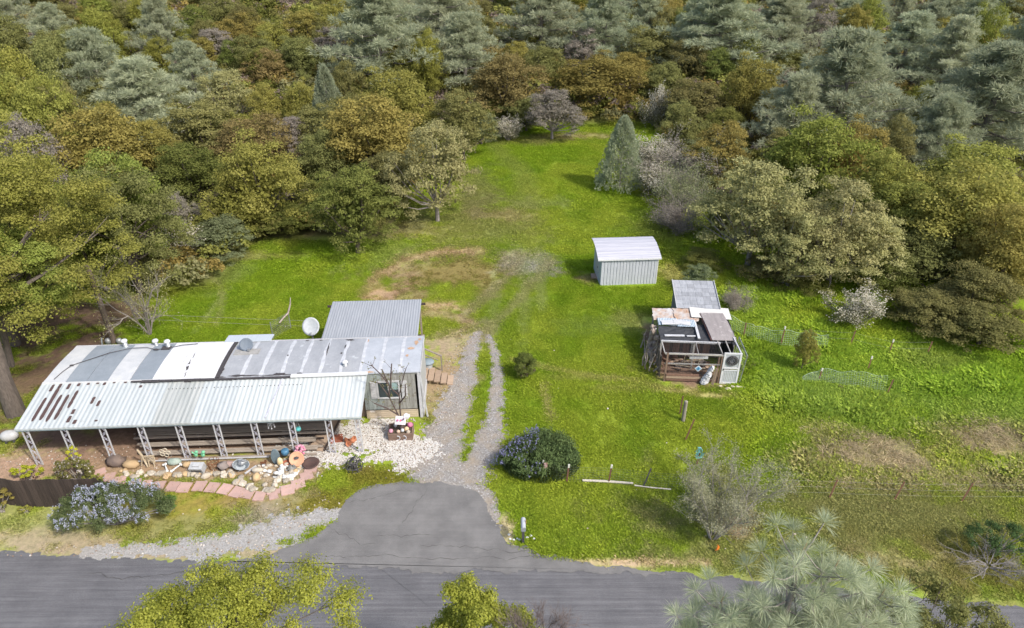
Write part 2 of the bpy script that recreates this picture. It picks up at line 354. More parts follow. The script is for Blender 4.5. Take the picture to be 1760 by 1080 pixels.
def asphalt(name, c1, c2, streak):
    m, nt, o = newmat(name)
    g = N(nt, 'ShaderNodeNewGeometry').outputs['Position']
    n1 = noise(nt, g, 0.9, 5, 0.6); n2 = noise(nt, g, 40, 3, 0.8); n3 = noise(nt, g, 1.0, 6, 0.75, (0.2, 7.5, 1)); n4 = noise(nt, g, 130, 2, 0.8)
    c = mixc(nt, ramp(nt, n1, 0.35, 0.65), c1, c2)
    c = mixc(nt, streak, c, mixc(nt, ramp(nt, n3, 0.35, 0.65), (0.65, 0.65, 0.67), (1.4, 1.4, 1.38)), 'MULTIPLY')
    c = mixc(nt, 0.8, c, mixc(nt, ramp(nt, n2, 0.3, 0.7), (0.6, 0.6, 0.6), (1.4, 1.4, 1.4)), 'MULTIPLY')
    c = mixc(nt, ramp(nt, n4, 0.66, 0.72), c, (0.4, 0.38, 0.36))
    p = N(nt, 'ShaderNodeBsdfPrincipled'); p.inputs['Roughness'].default_value = 0.9; p.inputs['Specular IOR Level'].default_value = 0.25
    nt.links.new(c, p.inputs['Base Color']); b = N(nt, 'ShaderNodeBump'); b.inputs['Distance'].default_value = 0.01; nt.links.new(n2, b.inputs['Height']); nt.links.new(b.outputs[0], p.inputs['Normal'])
    nt.links.new(p.outputs[0], o.inputs[0]); return m
def ribbon_sheet(name, pairs, z, mat):
    pass
roadpts = [(-60, 11.0), (-60, 19.9)] + [at(0, 949), at(150, 958), at(400, 962), at(700, 964), at(900, 962), at(1000, 972), at(1150, 984), at(1350, 1002), at(1600, 1032), at(1760, 1046)] + [(60, 15.0), (60, 8.0), (18, 12.0), (0, 12.6), (-20, 11.8)]
tag(poly_sheet('road', roadpts, 0.005, asphalt('road_asphalt', (0.10, 0.098, 0.102), (0.125, 0.122, 0.126), 0.6)), 'worn dark grey asphalt road')
apr = [(395, 966), (470, 952), (530, 928), (575, 895), (596, 862), (612, 843), (660, 832), (720, 828), (775, 830), (810, 842), (838, 866), (850, 900), (872, 932), (925, 952), (985, 966), (1080, 977), (1170, 988), (1000, 985), (700, 982)]
tag(poly_sheet('asphalt_apron', apr, 0.024, asphalt('apron_asphalt', (0.13, 0.125, 0.12), (0.175, 0.168, 0.16), 0.15)), 'lighter grey asphalt driveway apron')
def cell_sheet(name, field, x0, x1, y0, y1, z, mat, label, st=0.07):
    xs = np.arange(x0, x1, st); ys = np.arange(y0, y1, st); X, Y = np.meshgrid(xs, ys)
    X = X + NR.uniform(-.4, .4, X.shape) * st; Y = Y + NR.uniform(-.4, .4, Y.shape) * st
    f = field(X, Y) ; f = 0.25 * (f[1:, 1:] + f[:-1, 1:] + f[1:, :-1] + f[:-1, :-1])
    keep = f > 0
    me, V = gridmesh(name, X, Y, hgt(X, Y) + z, keep)
    return tag(link(name, me, mat), label, kind='structure')
def track(pix, scale=1): return [(*at(u, v), w) for u, v, w in pix]
TL = track([(822, 572, .3), (812, 600, .5), (804, 635, .6), (786, 690, .85), (762, 760, 1.15), (745, 812, 1.2)])
TR = track([(838, 578, .25), (852, 610, .34), (855, 660, .42), (848, 720, .6), (834, 780, .85), (815, 825, .9)])
TM = track([(745, 812, 1.1), (800, 830, 1.1), (842, 862, .4), (856, 925, .22)])
def fgrav(X, Y):
    n = fbm(X * 1.4, Y * 1.4, 21); k = fbm(X * 7, Y * 7, 22, 2)
    d = np.minimum(np.minimum(seg_dist(X, Y, TL), seg_dist(X, Y, TR)), seg_dist(X, Y, TM))
    return 1.0 - d + (n - .5) * .6 + (k - .5) * 1.3
cell_sheet('gravel_driveway', fgrav, -7, 1.5, 21, 39.5, 0.014, gravelmat('driveway_gravel', [(.16, .145, .125), (.28, .265, .25), (.22, .2, .175), (.36, .35, .34)], 20, (.28, .235, .18)), 'two wheel tracks of grey crushed gravel')
def fwhite(X, Y):
    n = fbm(X * .9, Y * .9, 31); k = fbm(X * 6, Y * 6, 32, 2)
    pts = [(*at(530, 750), 1.2), (*at(570, 765), 1.7), (*at(650, 745), 1.7), (*at(710, 780), 1.1), (*at(745, 770), .4)]
    d = seg_dist(X, Y, pts); return 1.0 - d + (n - .5) * .7 + (k - .5) * 1.5
cell_sheet('white_gravel_bed', fwhite, -12, -3, 23.3, 28.75, 0.018, gravelmat('white_gravel', [(.22, .19, .15), (.52, .5, .46), (.42, .39, .34), (.58, .56, .53)], 17, (.5, .48, .44)), 'white stone gravel beside the house')
def fpale(X, Y):
    n = fbm(X * .8, Y * .8, 41); k = fbm(X * 6, Y * 6, 42, 2)
    pts = [(*at(150, 950), .3), (*at(300, 943), .5), (*at(420, 930), .85), (*at(500, 910), 1.0), (*at(575, 880), .45)]
    d = seg_dist(X, Y, pts); return .9 - d + (n - .5) * .9 + (k - .5) * 1.7
cell_sheet('gravel_shoulder', fpale, -19, -7, 19.2, 23, 0.013, gravelmat('pale_gravel', [(.2, .19, .17), (.36, .35, .34), (.28, .265, .24), (.42, .41, .4)], 26, (.31, .29, .26)), 'pale gravel shoulder beside the apron')
def fchips(X, Y):
    pts = [(*at(700, 800), 1.3), (*at(765, 700), 1.2), (*at(780, 620), 1.0), (*at(820, 570), .8)]
    a = seg_dist(X, Y, pts); b = seg_dist(X, Y, [(*at(20, 958), .5), (*at(400, 940), .8), (*at(560, 870), .9)]); c_ = seg_dist(X, Y, [(*at(10, 795), 1.3), (*at(180, 790), 1.1), (*at(500, 830), .5)])
    return 1.15 - np.minimum(np.minimum(a, b), c_)

ck = MB(); rk_ = random.Random(4)
for (u, v, du, dv, n) in [(592, 862, 120, -12, 26), (640, 925, 110, -8, 22), (560, 905, 90, 25, 22), (690, 900, 60, -50, 18), (520, 962, 420, 12, 60), (720, 940, 200, 6, 34), (150, 985, 180, 8, 30), (420, 1000, 70, 50, 16)]:
    (xa, ya), (xb, yb) = at(u, v), at(u + du, v + dv); ox = oy = 0; L = []; Q = []; nx, ny = -(yb - ya), xb - xa; q = math.hypot(nx, ny); nx /= q; ny /= q
    for k in range(n + 1):
        t_ = k / n; ox += rk_.uniform(-.09, .09); w_ = rk_.uniform(.002, .012) * (1 if 0 < k < n else .2); cx_ = xa + (xb - xa) * t_ + nx * ox; cy_ = ya + (yb - ya) * t_ + ny * ox
        L.append((cx_ + nx * w_, cy_ + ny * w_, .028)); Q.append((cx_ - nx * w_, cy_ - ny * w_, .028))
    ck.add(L + Q, [(n + 1 + k, n + 2 + k, k + 1, k) for k in range(n)])
tag(ck.build('asphalt_crack', M('crack_dark', (.065, .06, .055))), 'thin dark cracks wandering over the asphalt', kind='structure')

# ================================================================ THE HOUSE
HR = math.atan2(1.02, 18.8)
white = lambda: M('white_coating', (0.54, 0.545, 0.545), (0.44, 0.455, 0.47), 0.6, 1.5, spots=(0.3, 0.28, 0.27), spot_amt=0.68, spot_scale=14)
brightw = lambda: M('fresh_white_coating', (0.68, 0.68, 0.685), (0.62, 0.62, 0.63), 0.55, 2)
bluegrey = lambda: M('blue_grey_coating', (0.22, 0.25, 0.28), (0.26, 0.29, 0.32), 0.6, 1.5, spots=(0.42, 0.44, 0.45), spot_amt=0.67, spot_scale=16)
galv = lambda: M('grey_roof_metal', (0.37, 0.38, 0.395), (0.3, 0.31, 0.325), 0.55, 1.2, stretch=(1, 0.6, 1), spots=(0.42, 0.435, 0.45), spot_amt=0.62, spot_scale=1.6)
tar = lambda: M('black_tar', (0.045, 0.042, 0.045), (0.08, 0.07, 0.07), 0.7, 8)
rust = lambda: M('rust', (0.22, 0.09, 0.035), (0.13, 0.06, 0.035), 0.9, 6)
wpaint = lambda: M('white_paint', (0.56, 0.56, 0.57), (0.46, 0.46, 0.47), 0.6, 3)
dkwood = lambda: M('dark_wood', (0.075, 0.055, 0.045), (0.045, 0.033, 0.028), 0.9, 3, stretch=(8, 8, 0.6), var=.25)
greywood = lambda: M('weathered_wood', (0.34, 0.29, 0.24), (0.22, 0.185, 0.15), 0.9, 4, stretch=(0.5, 6, 6), var=.22, bump=.004)
tanwood = lambda: M('tan_wood', (0.42, 0.31, 0.22), (0.33, 0.24, 0.17), 0.9, 4, stretch=(0.5, 6, 6), var=.15)
darkm = lambda: M('dark_metal', (0.05, 0.05, 0.055), (0.09, 0.085, 0.085), 0.6, 5)
steel = lambda: M('grey_steel', (0.42, 0.44, 0.45), (0.3, 0.31, 0.32), 0.45, 4, metal=0.5)
plain = lambda n, c, r=.6: M(n, c, tuple(x * .8 for x in c), r, 6)

ho = empty('mobile_home', (-4.72, 28.8, 0), HR, 'long single wide home with patched white, blue-grey and metal roof', 'mobile home')
LX = 18.75; D = 3.42; ZR = 2.95
def roofz(y): return ZR + 0.10 * (1 - ((y - D / 2) / (D / 2)) ** 2)
MB().box((-LX / 2 - .1, D / 2 + .04, 1.42), (LX - .5, D - .32, 2.74)).build('wall_body', M('brown_wall', (0.22, 0.16, 0.12), (0.15, 0.11, 0.085), .9, 3), ho)
def roofpanel(x0, x1, z=0, y0=0, y1=D, n=6):
    mb = MB(); V = []; F = []
    for k in range(n + 1):
        y = y0 + (y1 - y0) * k / n; r = roofz(y) + z
        V += [(x0, y, r), (x1, y, r), (x0, y, r - .05), (x1, y, r - .05)]
    for k in range(n):
        a = 4 * k; b = a + 4
        F += [(a, a + 1, b + 1, b), (a + 2, b + 2, b + 3, a + 3), (a, b, b + 2, a + 2), (a + 1, a + 3, b + 3, b + 1)]
    F += [(0, 2, 3, 1), (4 * n, 4 * n + 1, 4 * n + 3, 4 * n + 2)]
    return mb.add(V, F)
ed = [(-18.75, -17.68, white), (-17.66, -16.65, bluegrey), (-16.63, -15.62, bluegrey), (-15.6, -14.52, white), (-14.5, -13.42, bluegrey), (-13.4, -12.35, brightw), (-12.335, -11.32, brightw), (-11.305, -10.32, brightw)]
for i, (a, b, m) in enumerate(ed):
    o = roofpanel(a, b, z=0.012 * (i % 2) + (0.02 if m is brightw else 0)).build('roof_panel', m(), ho)
    tag(o, {white: 'off-white coated roof panel', bluegrey: 'blue-grey coated roof panel', brightw: 'bright white roof panel'}[m])
roofpanel(-10.3, -10.12, z=.045).build('roof_flashing', tar(), ho)
sx = [-10.1, -9.0, -8.05, -7.03, -6.05, -5.1, -4.08, -3.05, -2.05, -1.02, 0.0]
gm = galv()
seam = M('white_seam_sealant', (0.56, 0.57, 0.59), (0.42, 0.43, 0.45), .6, 3)
for i in range(len(sx) - 1):
    tag(roofpanel(sx[i] + .005, sx[i + 1] - .005, z=0.004 * (i % 2)).build('roof_panel', gm if i < 7 else M('pale_roof_metal', (0.44, 0.46, 0.49), (0.37, 0.39, 0.42), .5, 1.5, spots=(0.42, 0.2, 0.09), spot_amt=0.69, spot_scale=1.3), ho), 'bare grey metal roof panel' if i < 7 else 'pale metal roof panel with rust stains')
    if i:
        s = MB(); n = 12; L = []; Rr = []
        for k in range(n + 1):
            y = D * k / n; wv = .06 + .05 * rnd.random(); cx = sx[i] + rnd.uniform(-.02, .02); L.append((cx - wv, y, roofz(y) + .012)); Rr.append((cx + wv, y, roofz(y) + .012))
        V = L + Rr + [(x, y, z - .02) for x, y, z in L + Rr]; m1 = n + 1
        F = [(k, m1 + k, m1 + k + 1, k + 1) for k in range(n)] + [(k, k + 1, 2 * m1 + k + 1, 2 * m1 + k) for k in range(n)] + [(m1 + k, 3 * m1 + k, 3 * m1 + k + 1, m1 + k + 1) for k in range(n)]
        s.add(V, F).build('roof_seam', seam, ho)
def blotch(cx, cy, a, b, rot=0, n=22, z=.02):
    P = []
    for k in range(n):
        g = 2 * math.pi * k / n; r = rnd.uniform(.55, 1.15); x = a * r * math.cos(g); y = b * r * math.sin(g)
        X = cx + x * math.cos(rot) - y * math.sin(rot); Y = cy + x * math.sin(rot) + y * math.cos(rot); P.append((X, Y, roofz(min(max(Y, 0), D)) + z))
    return P
tb = MB()
for (cx, cy, a, b, r) in [(-11.95, .9, .07, .85, .12), (-12.0, 2.0, .03, .3, .1), (-10.2, .05, .5, .05, 0), (-9.2, .12, .35, .1, 0), (-8.9, .1, .9, .05, 0), (-7.1, .15, .3, .12, 0), (-7.2, .08, 1.0, .04, 0), (-6.1, .12, .18, .13, 0), (-5.05, 2.3, .05, .75, .05), (-4.15, 2.5, .04, .25, 0), (-4.0, 3.25, .28, .12, 0), (-4.25, 1.8, .06, .1, 0), (-6.35, 3.3, .12, .06, 0), (-7.05, 1.75, .06, .08, 0), (-10.15, .4, .12, .4, -.1), (-5.6, 3.3, .1, .05, 0)]:
    P = blotch(cx, cy, a, b, r); tb.add(P, [tuple(range(len(P)))])
tag(tb.build('tar_patch', tar(), ho), kind='stuff')
tb = MB()
for (cx, cy, a, b) in [(-.35, 2.7, .12, .3), (-.6, 2.1, .2, .15), (-2.6, .1, .3, .07), (-.2, 3.1, .1, .15), (-.75, 1.4, .1, .12), (-3.0, 3.1, .05, .2)]:
    P = blotch(cx, cy, a, b, z=.016); tb.add(P, [tuple(range(len(P)))])
tag(tb.build('rust_stain', M('orange_rust', (.42, .24, .13), (.5, .36, .25), .9, 8), ho), kind='stuff')
# flashing strips along the awning joint and edges
fl = MB().beam((-6.5, -.06, ZR + .04), (-2.65, -.05, ZR + .05), .22, .08); fl.beam((-LX, -.015, ZR + .0), (-10.3, -.015, ZR + .0), .02, .1)
fl.build('edge_flashing', brightw(), ho)
t2 = MB(); x = -14.4
while x < -6.4:
    L = rnd.uniform(.25, .9); t2.box((x + L / 2, -.1 - rnd.uniform(0, .03), ZR + .013), (L * .97, rnd.uniform(.07, .2), .05), (rnd.uniform(-.03, .03), 0, rnd.uniform(-.04, .04))); x += L
t2.build('tar_joint', tar(), ho)
MB().box((-LX / 2, D + .03, ZR - .05), (LX, .03, .16)).build('back_fascia', wpaint(), ho)
MB().box((.02, D / 2, ZR - .06), (.03, D + .05, .14)).build('side_fascia', wpaint(), ho)
MB().box((-LX - .02, D / 2, ZR - .06), (.03, D + .05, .14)).build('side_fascia', wpaint(), ho)
# front siding at the right end, boards one by one
sid1 = M('green_grey_siding', (.36, .41, .39), (.27, .29, .27), .85, 3, stretch=(6, 6, .7), spots=(.22, .2, .17), spot_amt=.6, spot_scale=3, var=.08)
sid2 = M('weathered_siding', (.34, .34, .31), (.22, .21, .19), .85, 3, stretch=(6, 6, .7), spots=(.17, .15, .12), spot_amt=.58, spot_scale=3, var=.12)
nb = 14
for i in range(nb):
    x0 = -3.0 + 2.72 * i / nb; x1 = -3.0 + 2.72 * (i + 1) / nb
    sg = [(0.58, 2.86)] if not (-2.3 < (x0 + x1) / 2 < -1.12) else [(0.58, 1.32), (2.4, 2.86)]
    for (za, zb) in sg:
        MB().box(((x0 + x1) / 2, .07, (za + zb) / 2), (x1 - x0 - .012, .03, zb - za)).build('siding_board', sid1 if i < 5 else sid2, ho)
MB().box((-1.65, .09, ZR - .1), (2.95, .05, .16)).build('eave_board', sid2, ho)
skm = M('beige_skirting', (.58, .48, .35), (.5, .41, .3), .7, 2, spots=(.66, .62, .56), spot_amt=.6, spot_scale=1, var=.06)
for k in range(4):
    MB().box((-1.62, .055, .07 + .13 * k), (2.72, .035, .125), (.12, 0, 0)).build('skirting_board', skm, ho)
wn = MB(); wx0, wx1, wz0, wz1 = -2.22, -1.18, 1.38, 2.34
for (cx, cz, dx, dz) in [((wx0 + wx1) / 2, wz0 - .04, wx1 - wx0 + .16, .08), ((wx0 + wx1) / 2, wz1 + .04, wx1 - wx0 + .16, .08), (wx0 - .04, (wz0 + wz1) / 2, .08, wz1 - wz0), (wx1 + .04, (wz0 + wz1) / 2, .08, wz1 - wz0), ((wx0 + wx1) / 2, (wz0 + wz1) / 2, .045, wz1 - wz0)]:
    wn.box((cx, .03, cz), (dx, .07, dz))
win = wn.build('window', wpaint(), ho)
gl, g_nt, g_o = newmat('window_glass'); gp = N(g_nt, 'ShaderNodeBsdfPrincipled'); gp.inputs['Base Color'].default_value = (.03, .045, .05, 1); gp.inputs['Roughness'].default_value = .05; g_nt.links.new(gp.outputs[0], g_o.inputs[0])
MB().box(((wx0 * 3 + wx1) / 4 - .01, .05, (wz0 + wz1) / 2), ((wx1 - wx0) / 2 - .05, .02, wz1 - wz0)).build('pane', gl, win)
MB().box(((wx0 + wx1 * 3) / 4 + .01, .05, (wz0 + wz1) / 2), ((wx1 - wx0) / 2 - .05, .02, wz1 - wz0)).build('pane', gl, win)
MB().box((-1.42, .034, 2.1), (.44, .008, .46)).build('curtain', plain('pale_teal', (.3, .42, .42)), win)
for s_, x in ((0, -2.47), (1, -.88)):
    sh = MB().box((x, .035, 1.86), (.3, .05, 1.06)).build('shutter', wpaint(), ho)
    for k in range(9): MB().box((x, .008, 1.44 + .105 * k), (.22, .012, .06), (.4, 0, 0)).build('slat', wpaint(), sh)
MB().box((-.09, .04, 1.45), (.14, .12, 2.86)).build('corner_trim', wpaint(), ho)
MB().box((-.03, D / 2, 1.62), (.06, D - .1, 2.5)).build('end_wall', M('end_siding', (.42, .42, .4), (.34, .34, .33), .8, 2, stretch=(6, 6, .6)), ho)
for k in range(4): MB().box((.02, D / 2 - .1, .07 + .13 * k), (.03, D - .3, .125)).build('skirting_board', wpaint(), ho)
MB().beam((-.02, .02, 2.8), (.22, .0, .05), .07, .07).build('downspout', wpaint(), ho)
MB().box((-9.6, D + .32, ZR + .02), (2.5, .8, .04), (-.08, 0, 0)).build('rear_canopy', M('corrugated_pale', (.5, .54, .57), (.42, .46, .5), .5, 3, stretch=(9, .1, 1)), ho)
MB().box((-14, -.03, 1.5), (.85, .04, 1.95)).build('door', plain('brown_door', (.1, .07, .05)), ho)
for x in (-17, -11, -7.5): MB().box((x, -.03, 1.75), (1.1, .04, .8)).build('window', gl, ho)
# roof vents, cables
def vent(x, y, r=.12, h=.3, cap=.17, nm='roof_vent', mat=None):
    mb = MB().lathe((x, y, roofz(y) - .02), [(r * 1.5, 0), (r * 1.5, .03), (r, .05), (r, h)], 12)
    o = mb.build(nm, mat or steel(), ho, True); MB().lathe((x, y, roofz(y) + h - .02), [(cap * .8, 0), (cap, .04), (cap * .8, .12), (cap * .2, .16)], 12).build('vent_cap', brightw(), o, True)
vent(-16.1, 3.3); vent(-14.5, 3.35, .1, .22); vent(-13.7, 3.0, .13, .34); vent(-3.9, .75, .12, .14, .16)
MB().box((-13.75, 2.85, roofz(2.8) + .04), (.45, .3, .06)).build('tar_collar', tar(), ho)
MB().box((-17.6, 3.6, 2.4), (.05, .05, 1.9), (0, .2, 0)).build('conduit', steel(), ho)
cb = MB().tube([(-18.3, .25, 3.02), (-18.15, .9, 3.06), (-17.95, 1.35, 3.1), (-17.3, 1.85, 3.1), (-16.5, 2.45, 3.11), (-15.6, 2.85, 3.1), (-14.8, 2.9, 3.09), (-14.2, 2.65, 3.1), (-13.6, 2.75, 3.1), (-13, 3.05, 3.08), (-12.2, 3.2, 3.05)], .018, 5)
cb.ball((-17.95, 1.35, 3.1), (.12, .06, .04)).ball((-14.2, 2.65, 3.1), (.16, .05, .05)).build('roof_cable', tar(), ho)

# satellite dishes
def dish(name, loc, r, az, tilt, mat, label):
    t = empty(name, loc, az, label, 'satellite dish')
    prof = []
    d = MB(); n = 20; m = 5; V = []; F = []
    for side in (0, .012):
        for i in range(m + 1):
            q = i / m; rr = r * q
            for k in range(n):
                g = 2 * math.pi * k / n; p = Vector((rr * math.cos(g), -(0.16 * r * q * q) - side + .16 * r, rr * math.sin(g)))
                V.append(Matrix.Rotation(-tilt, 3, 'X') @ p + Vector((0, 0, r * .95)))
    s0 = (m + 1) * n
    for i in range(m):
        for k in range(n):
            a, b, c_, e = i * n + k, i * n + (k + 1) % n, (i + 1) * n + (k + 1) % n, (i + 1) * n + k
            F.append((a, b, c_, e)); F.append((s0 + e, s0 + c_, s0 + b, s0 + a))
    for k in range(n): F.append((m * n + k, m * n + (k + 1) % n, s0 + m * n + (k + 1) % n, s0 + m * n + k))
    d.add(V, F).build('reflector', mat, t, True)
    MB().tube([(0, .02, 0), (0, .1, r * .5), (0, .1, r * .95)], .03, 8).box((0, 0, .02), (.4, .3, .04)).build('mast', steel(), t)
    MB().tube([(0, .1, r * .35), (.12, -r * .75, r * .45)], .022, 6).box((.12, -r * .8, r * .47), (.12, .1, .1)).build('feed_arm', steel(), t)
    return t
hm = Matrix.Translation((-4.72, 28.8, 0)) @ Matrix.Rotation(HR, 4, 'Z')
def hl(x, y, z): return tuple(hm @ Vector((x, y, z)))
dish('satellite_dish', hl(-9.35, 2.45, roofz(2.4) - .01), .36, .2, R(35), plain('grey_dish', (.16, .19, .23)), 'dark grey dish standing on the roof between white and metal panels')
dish('satellite_dish', (hl(-6.3, 4.2, 0)[0], hl(-6.3, 4.2, 0)[1], 2.85), .52, -.2, R(30), plain('pale_dish', (.5, .52, .53)), 'large pale dish beside the back porch roof')
MB().tube([(0, 0, -2.85), (0, 0, .05)], .04, 8).build('mast_pole', steel(), bpy.data.objects['satellite_dish.001'])
MB().box((-9.3, 2.2, roofz(2.2) + .02), (1.3, .5, .05), (0, 0, .03)).build('roof_pad', M('grey_pad', (.36, .35, .33)), ho)

# ---------------------------------------------------------------- corrugated awning over the front deck
aw = empty('porch_awning', hl(-18.8, -.02, 0), HR + R(.3), 'white corrugated metal awning with rust-dark slots on lattice posts', 'awning')
AL = 16.1; AY = -2.78; z0, z1 = 2.9, 2.32
awm = M('awning_metal', (.455, .485, .49), (.39, .42, .425), .55, .8, stretch=(3, .25, 1), spots=(.34, .36, .35), spot_amt=.6, spot_scale=1.0)
awm2 = M('awning_metal_grey', (.3, .32, .31), (.43, .44, .425), .55, 1.2, stretch=(5, .1, 1))
awm3 = M('awning_metal_clean', (.5, .53, .525), (.445, .475, .47), .55, .8, stretch=(3, .2, 1))
ns = 18; wsheet = AL / ns
for i in range(ns):
    x0 = i * wsheet; V = []; F = []; nr = 16
    for k in range(nr + 1):
        x = x0 + (wsheet + .01) * k / nr; ph = (x / .2233) % 1; up = .02 if ph < .36 else (0 if .5 < ph < .86 else .01)
        up += .002 * (i % 2)
        V += [(x, 0, z0 + up), (x, AY, z1 + up), (x, 0, z0 + up - .012), (x, AY, z1 + up - .012), (x, AY - .01, z1 + up - .09)]
    for k in range(nr):
        a = 5 * k; b = a + 5; F += [(a, a + 1, b + 1, b), (a + 2, b + 2, b + 3, a + 3), (a + 1, a + 4, b + 4, b + 1)]
    MB().add(V, F).build('roof_sheet', awm if i < 7 else (awm2 if i < 9 else (awm if i < 11 else awm3)), aw)
def aww(x, y): return z0 + (z1 - z0) * (y / AY)
sl = MB()
def slot(x, ya, yb, wd=.085):
    n = 10; L = []; Q = []
    for k in range(n + 1):
        y = ya + (yb - ya) * k / n; e = (1 if 0 < k < n else .5) * rnd.uniform(.8, 1.1)
        L.append((x - wd * e, y, aww(0, y) + .028)); Q.append((x + wd * e, y, aww(0, y) + .028))
    sl.add(L + Q, [(k, k + 1, n + 2 + k, n + 1 + k) for k in range(n)])
for k, (ya, yb) in enumerate([(-.9, -2.35), (-.25, -2.3), (-.75, -2.4), (-.75, -2.3), (-.5, -1.6), (-2.1, -2.5), (-2.35, -2.6)]):
    slot(.62 + .335 * k, ya, yb)
for (x, ya, yb) in [(.62, -.05, -.5), (.96, -.02, -.3), (1.4, -.02, -.4), (1.85, -.02, -.22), (2.3, -.02, -.15), (2.75, -.02, -.12), (3.1, -.02, -.2), (3.55, -.02, -.1), (4.1, -.02, -.12), (4.6, -.02, -.1), (2.3, -1.7, -2.0), (2.95, -.95, -1.4), (3.3, -1.2, -1.55), (4.95, -.3, -.45), (3.6, -2.4, -2.5)]:
    slot(x, ya, yb, .075)
tag(sl.build('dark_slot', M('slot_brown', (.1, .06, .055), (.07, .045, .045), .9, 9), aw), kind='stuff')
sh = MB()
for k in range(36):
    if k not in (11, 23): sh.lathe((6.4 + .185 * k, -.62, aww(0, -.62) + .03), [(.028, 0), (.022, .02), (.008, .03)], 6)
tag(sh.build('roof_screw', darkm(), aw), kind='stuff')
tj = MB(); x = 5.0
while x < 12.5:
    L = rnd.uniform(.15, .6); tj.box((x + L / 2, -.06 - rnd.uniform(0, .06), aww(0, -.08) + .04), (L * .8, rnd.uniform(.06, .22), .014), (0.2, 0, rnd.uniform(-.1, .1))); x += L
tag(tj.build('tar_edge', tar(), aw), kind='stuff')
MB().box((AL / 2, AY + .06, z1 - .1), (AL, .05, .13)).build('front_beam', M('teal_beam', (.3, .38, .4), (.4, .48, .5), .6, 2), aw)
MB().beam((11.9, -.1, aww(0, -.1) + .05), (11.55, AY + .1, aww(0, AY + .1) + .05), .06, .03).build('seam_strip', M('purple_grey_seam', (.35, .34, .42), (.6, .62, .66), .6, 9), aw)
for x in (0.02, AL - .02): MB().beam((x, -.05, z0 - .05), (x, AY, z1 - .05), .04, .1).build('rafter', wpaint(), aw)
def lattice(x, y, par, w_=.27, z=z1 - .06, tw=0):
    p = empty('post', (x, y, 0)); p.parent = par
    m = wpaint()
    for s in (-1, 1): MB().box((s * w_ / 2, 0, z / 2), (.05, .05, z)).build('rail', m, p)
    zz = MB(); n = 7
    for k in range(n):
        a = z * k / n; b = z * (k + 1) / n; s = 1 if k % 2 else -1
        zz.tube([(-s * w_ / 2, 0, a), (-s * w_ * .1, 0, a + (b - a) * .25), (s * w_ * .1, 0, a + (b - a) * .75), (s * w_ / 2, 0, b)], .014, 5)
        c = (0, 0, (a + b) / 2); zz.tube([(math.cos(g) * .055, 0, c[2] + math.sin(g) * .055) for g in [i * math.pi / 4 for i in range(9)]], .01, 4, False)
    zz.build('scrollwork', M('post_scroll', (.5, .5, .55), (.3, .28, .35), .6, 9), p)
for k in range(9): lattice(.35 + 1.765 * k, AY + .12, aw)
lattice(AL - 1.95 + 1.7, AY + .12, aw, .2)
# hanging ornaments under the awning
def hang(name, x, label, cat): return empty(name, tuple(Matrix.Translation(aw.location) @ aw.rotation_euler.to_matrix().to_4x4() @ Vector((x, AY + .25, 2.15))), 0, label, cat)
t = hang('hanging_pot', 12.95, 'small teal pot hanging from the awning edge', 'pot')
MB().lathe((0, 0, -.75), [(.05, 0), (.12, .06), (.13, .16), (.1, .2)], 12).build('pot', plain('teal_glaze', (.1, .42, .42), .3), t, True)
MB().tube([(-.1, 0, -.57), (0, 0, 0), (.1, 0, -.57)], .008, 4).build('hanger', wpaint(), t)
t = hang('hanging_chime', 11.7, 'white chandelier style wind chime hanging under the awning', 'wind chime')  # wind chime in chandelier form, not a light source
MB().lathe((0, 0, -.16), [(.17, 0), (.19, .03), (.1, .05)], 10).build('ring', steel(), t)
for k in range(5): MB().tube([(.15 * math.cos(k * 1.26), .15 * math.sin(k * 1.26), -.15), (.15 * math.cos(k * 1.26), .15 * math.sin(k * 1.26), -.4)], .008, 4).ball((.15 * math.cos(k * 1.26), .15 * math.sin(k * 1.26), -.44), .035, 6, 4).build('pendant', wpaint(), t)
MB().tube([(0, 0, -.1), (0, 0, .05)], .01, 4).build('hanger', steel(), t)

# ---------------------------------------------------------------- deck of long boards under the awning
dk = empty('front_deck', hl(-14.2, -2.4, 0), HR, 'long low deck and steps of weathered boards under the awning', 'deck')
Ld = 9.3
for k in range(9): MB().box((Ld / 2 + rnd.uniform(-.1, .1), 1.0 + .16 * k, .62 + rnd.uniform(-.005, .005)), (Ld, .148, .04)).build('deck_board', greywood(), dk)
for k, (y, z, L, x) in enumerate([(.82, .55, Ld + .4, .1), (.55, .40, Ld - .5, -.1), (.38, .40, Ld - .7, 0), (.12, .22, Ld - .3, .2), (-.04, .22, Ld - 1.0, .3), (-.28, .07, Ld - 1.6, .6)]):
    MB().box((Ld / 2 + x, y, z), (L, .13, .05), (0, 0, rnd.uniform(-.004, .004))).build('step_board', greywood(), dk)
for y, z, h in ((.9, .42, .16), (.64, .3, .16), (.22, .12, .14)): MB().box((Ld / 2 + .1, y, z - .03), (Ld - .2, .03, h)).build('riser', dkwood(), dk)
for x in (0, 3, 6, Ld): MB().box((x, 1.6, .3), (.1, 1.4, .55)).build('joist', dkwood(), dk)
MB().box((Ld / 2 - 1, -.42, .12), (Ld - 3, .05, .05)).build('front_rail', wpaint(), dk)
rp = empty('wooden_ramp', hl(-4.6, -.9, 0), HR - .18, 'sloping tan plywood ramp at the right end of the deck', 'ramp')
MB().beam((-.1, 1.0, .62), (-.35, -1.6, .06), .8, .04).build('ramp_board', tanwood(), rp)
for x in (-.55, .32): MB().beam((x + .02, 1.0, .66), (x - .22, -1.6, .1), .07, .1).build('side_rail', dkwood(), rp)

